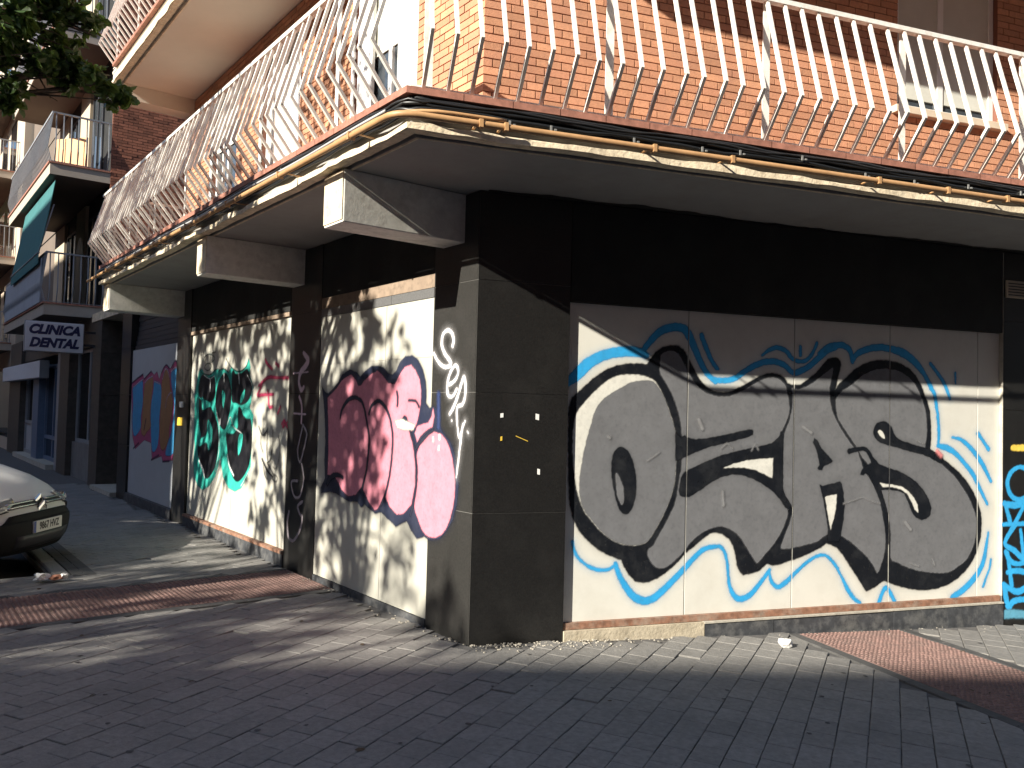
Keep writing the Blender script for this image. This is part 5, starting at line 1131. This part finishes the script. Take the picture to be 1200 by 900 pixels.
tree('street tree across the road whose crown dapples the teal hoarding', (-8.5, 6.0, -.1), 4.8, .08, dapple([(3.6 + .38 * i, 2.42 + .05 * (i % 2), .24, 46) for i in range(9)] + [(3.5 + .5 * i, 1.95, .28, 40) for i in range(7)] + [(4.5 + .6 * i, 1.45, .26, 14) for i in range(4)] + [(4.0 + .5 * i, 2.9, .3, 60) for i in range(7)] + [(4.2 + .55 * i, 3.6, .34, 50) for i in range(6)] + [(3.6, 1.9, .25, 60), (3.9, 2.15, .25, 60), (4.9, 2.1, .3, 40), (5.6, 2.15, .3, 40), (6.3, 2.0, .3, 50), (6.6, 1.4, .2, 30), (5.4, 1.0, .3, 22), (6.1, .9, .3, 22)] + [(4.6 + .55 * i, 4.2, .3, 40) for i in range(6)], 8.3), 0, .125, 32, True)
tree('slim street tree across the road between two broader ones', (-8.2, 2.6, -.1), 4.2, .09, dapple([(3.75, 1.4, .2, 60), (3.7, 1.0, .2, 60), (3.85, .65, .2, 50), (4.1, .35, .22, 50), (3.5, .6, .15, 24), (3.5, 1.6, .16, 40), (2.95, 1.9, .3, 120), (3.0, 1.2, .3, 120), (2.9, 2.4, .3, 120), (3.05, .6, .3, 110), (4.4, .9, .2, 14)], 8.2), 0, .125, 38, True)
shade_tree('broad street tree across the road beyond the van', (-8.6, 7.6, -.1), (-8.6, 7.4, 6.9), (.7, 1.0, .9), 16, .65, 170, 33)
shade_tree('low street tree across the road behind the photographer', (-12.5, -0.6, -.1), (-12.5, -0.4, 5.3), (.6, .7, .6), 9, .45, 60, 35)
r_ = random.Random(9); far = []
for i in range(8):
    for j in range(7):
        y = .85 + .36 * i + r_.gauss(0, .06); z = -1.35 + .33 * j + r_.gauss(0, .05)
        if r_.random() < (.84 if z > -.8 else .42): far.append((y, z, r_.uniform(.15, .22), r_.choice((18, 30, 40, 44))))
far += [(.3 + .3 * i, -1.5 + .07 * (i % 3), .16, 26) for i in range(8)] + [(.25, .25, .12, 12), (.55, .1, .16, 18), (4.2, -.9, .25, 40), (3.9, -.55, .25, 40), (5.2, -.7, .3, 40), (6.2, -.5, .3, 50)] + [(3.4 + .42 * i + r_.gauss(0, .08), -.12 - .27 * j + r_.gauss(0, .05), .2, r_.choice((30, 44, 56))) for i in range(8) for j in range(4) if r_.random() < .8]
tree('street tree in the second row across the road opposite the crossing', (-14.4, 0.6, -.1), 5.0, .1, dapple(far, 14.4, 1.0), 0, .12, 36)

# ================================================================== BLOCK ACROSS THE STREET (shades the foreground)
ob_ = thing('apartment_building', 'long apartment block across the street that shades the foreground pavement', 'building')
FO = Frame((-31.45, -3.6, 0), Vector((0.835, -0.551, 0)).normalized(), Vector((0.551, 0.835, 0)).normalized())
mb = MB(); mb.box(FO, -45, 45, -11, -0.06, -0.5, 15.0); mb.build('wall', M['farwall'], ob_)
part('parapet', M['cream'], ob_, FO, -45, 45, -0.3, -0.0, 14.9, 15.1)
f = MB(); g = MB()
for u in range(-42, 44, 4):
    for z in (4.2, 7.0, 9.8, 12.4):
        frame_bars(f, FO, u, u + 1.6, z, z + 1.5, -0.06, -0.01, .08, vs=(u + .8,)); g.box(FO, u + .08, u + 1.52, -0.06, -0.04, z + .08, z + 1.42)
f.build('window_frames', M['alu'], ob_)['kind'] = 'stuff'; g.build('window_panes', M['darkglass'], ob_)['kind'] = 'stuff'

def off_block(label, fr, u0, u1, dep, h, m):
    t = thing('apartment_building', label, 'building'); mb = MB(); mb.box(fr, u0, u1, -dep, -0.06, -0.5, h); mb.build('wall', m, t); part('parapet', M['cream'], t, fr, u0, u1, -0.3, 0.0, h - .1, h + .1)
    f = MB(); g = MB()
    for i in range(int((u1 - u0 - 3) / 4)):
        u = u0 + 2 + 4 * i
        for z in np.arange(1.2, h - 2, 2.85): frame_bars(f, fr, u, u + 1.6, z, z + 1.5, -0.06, -0.01, .08, vs=(u + .8,)); g.box(fr, u + .08, u + 1.52, -0.06, -0.04, z + .08, z + 1.42)
    f.build('window_frames', M['alu'], t)['kind'] = 'stuff'; g.build('window_panes', M['darkglass'], t)['kind'] = 'stuff'
off_block('brown block facing the right street from behind the photographer', Frame(NR * 15.0, DR, -NR), -10, 45, 10, 17.0, M['brick2'])
off_block('brown block on the far side of the left street', Frame((-20.0, 0, 0), (0, 1, 0), (1, 0, 0)), 5.6, 60, 10, 14.9, M['brick2'])

off_block('brown block closing the far end of the left street', Frame((-32, 56, 0), (1, 0, 0), (0, -1, 0)), 0, 33, 10, 16.0, M['farwall'])

# ================================================================== LITTER AND RUBBLE
def crumple(name, c, r, m, seed, sq=.6):
    rr = random.Random(seed); bm = bmesh.new(); bmesh.ops.create_icosphere(bm, subdivisions=2, radius=r)
    for v in bm.verts: v.co *= rr.uniform(.55, 1.25); v.co.z *= sq
    me = bpy.data.meshes.new(name); bm.to_mesh(me); bm.free(); me.materials.append(m); o = link(name, me); o.location = c; return o
x, y = 2.10, -1.12; tag(crumple('crumpled_paper', (x, y, gz(x, y) + .03), .055, M['paper'], 3), 'crumpled white paper on the pavement by the dark plinth', 'litter')
w = thing('food_wrapper', 'white and brown torn wrapper lying by the kerb in front of the van', 'litter', loc=(-2.06, 3.62, 0.01))
a_ = crumple('cup', (-.05, .02, .04), .065, M['paper'], 5); a_.parent = w; a_ = crumple('wrapper', (.06, 0, .03), .06, M['litter'], 6, .4); a_.parent = w; a_ = crumple('flap', (.12, -.02, .04), .035, M['paper'], 8, .8); a_.parent = w
rr = random.Random(17)
for i in range(26):
    x, y = (rr.uniform(-2.4, .6), rr.uniform(-1.6, 3.4)) if i < 16 else (rr.uniform(1.0, 3.5), rr.uniform(-3.2, -1.6))
    if not is_pav(x, y, .1): continue
    b = MB(); leaf_mesh(b, Vector((0, 0, .004)), .045, rr); me = b.mesh('dry_leaf', M['dryleaf'])
    for v in me.vertices: v.co.z = .003 + abs(v.co.z) * .25
    o = link('dry_leaf', me); o.location = (x, y, gz(x, y)); tag(o, 'small curled dry leaf lying on the grey pavers', 'leaf', 'dry leaves scattered on the pavement')
b = MB()
for i in range(260):
    u = abs(rr.gauss(.5, .45)) if i < 210 else rr.uniform(2.3, 5); o_ = abs(rr.gauss(0, .09)) + .02; p = DR * u + NR * o_; s = rr.uniform(.002, .009) * (1 if i < 210 else .6)
    z = gz(p.x, p.y); V, F = chbox(s * 2, s * 1.6, s, s * .4); a_ = Matrix.Translation((p.x, p.y, z + s * .7)) @ Matrix.Rotation(rr.uniform(0, 6), 4, 'Z') @ Matrix.Rotation(rr.gauss(0, .4), 4, 'X'); b.add([a_ @ Vector(v) for v in V], F)
for i in range(70):
    y = rr.uniform(.0, 3.2); p = Vector((-abs(rr.gauss(0, .05)) - .02, y, 0)); s = rr.uniform(.003, .01); V, F = chbox(s * 2, s * 1.6, s, s * .4); a_ = Matrix.Translation((p.x, p.y, s * .7)) @ Matrix.Rotation(rr.uniform(0, 6), 4, 'Z'); b.add([a_ @ Vector(v) for v in V], F)
o = b.build('rubble', M['rubble']); o['kind'] = 'stuff'

b = MB()
for i in range(46):
    x, y = (rr.uniform(-2.6, .4), rr.uniform(-1.7, 1.9)) if i < 26 else (rr.uniform(.6, 4.0), rr.uniform(-3.2, -1.5))
    if not is_pav(x, y, .1): continue
    r0 = rr.uniform(.006, .018); z = gz(x, y) + .0045; n_ = 9
    V = [(x + r0 * rr.uniform(.7, 1.2) * math.cos(t), y + r0 * rr.uniform(.7, 1.2) * math.sin(t), z - .001) for t in np.arange(n_) * 2 * math.pi / n_] + [(x, y, z + .0015)]
    b.add(V, [(k, (k + 1) % n_, n_) for k in range(n_)])
o = b.build('gum_spots', M['border']); o['kind'] = 'stuff'
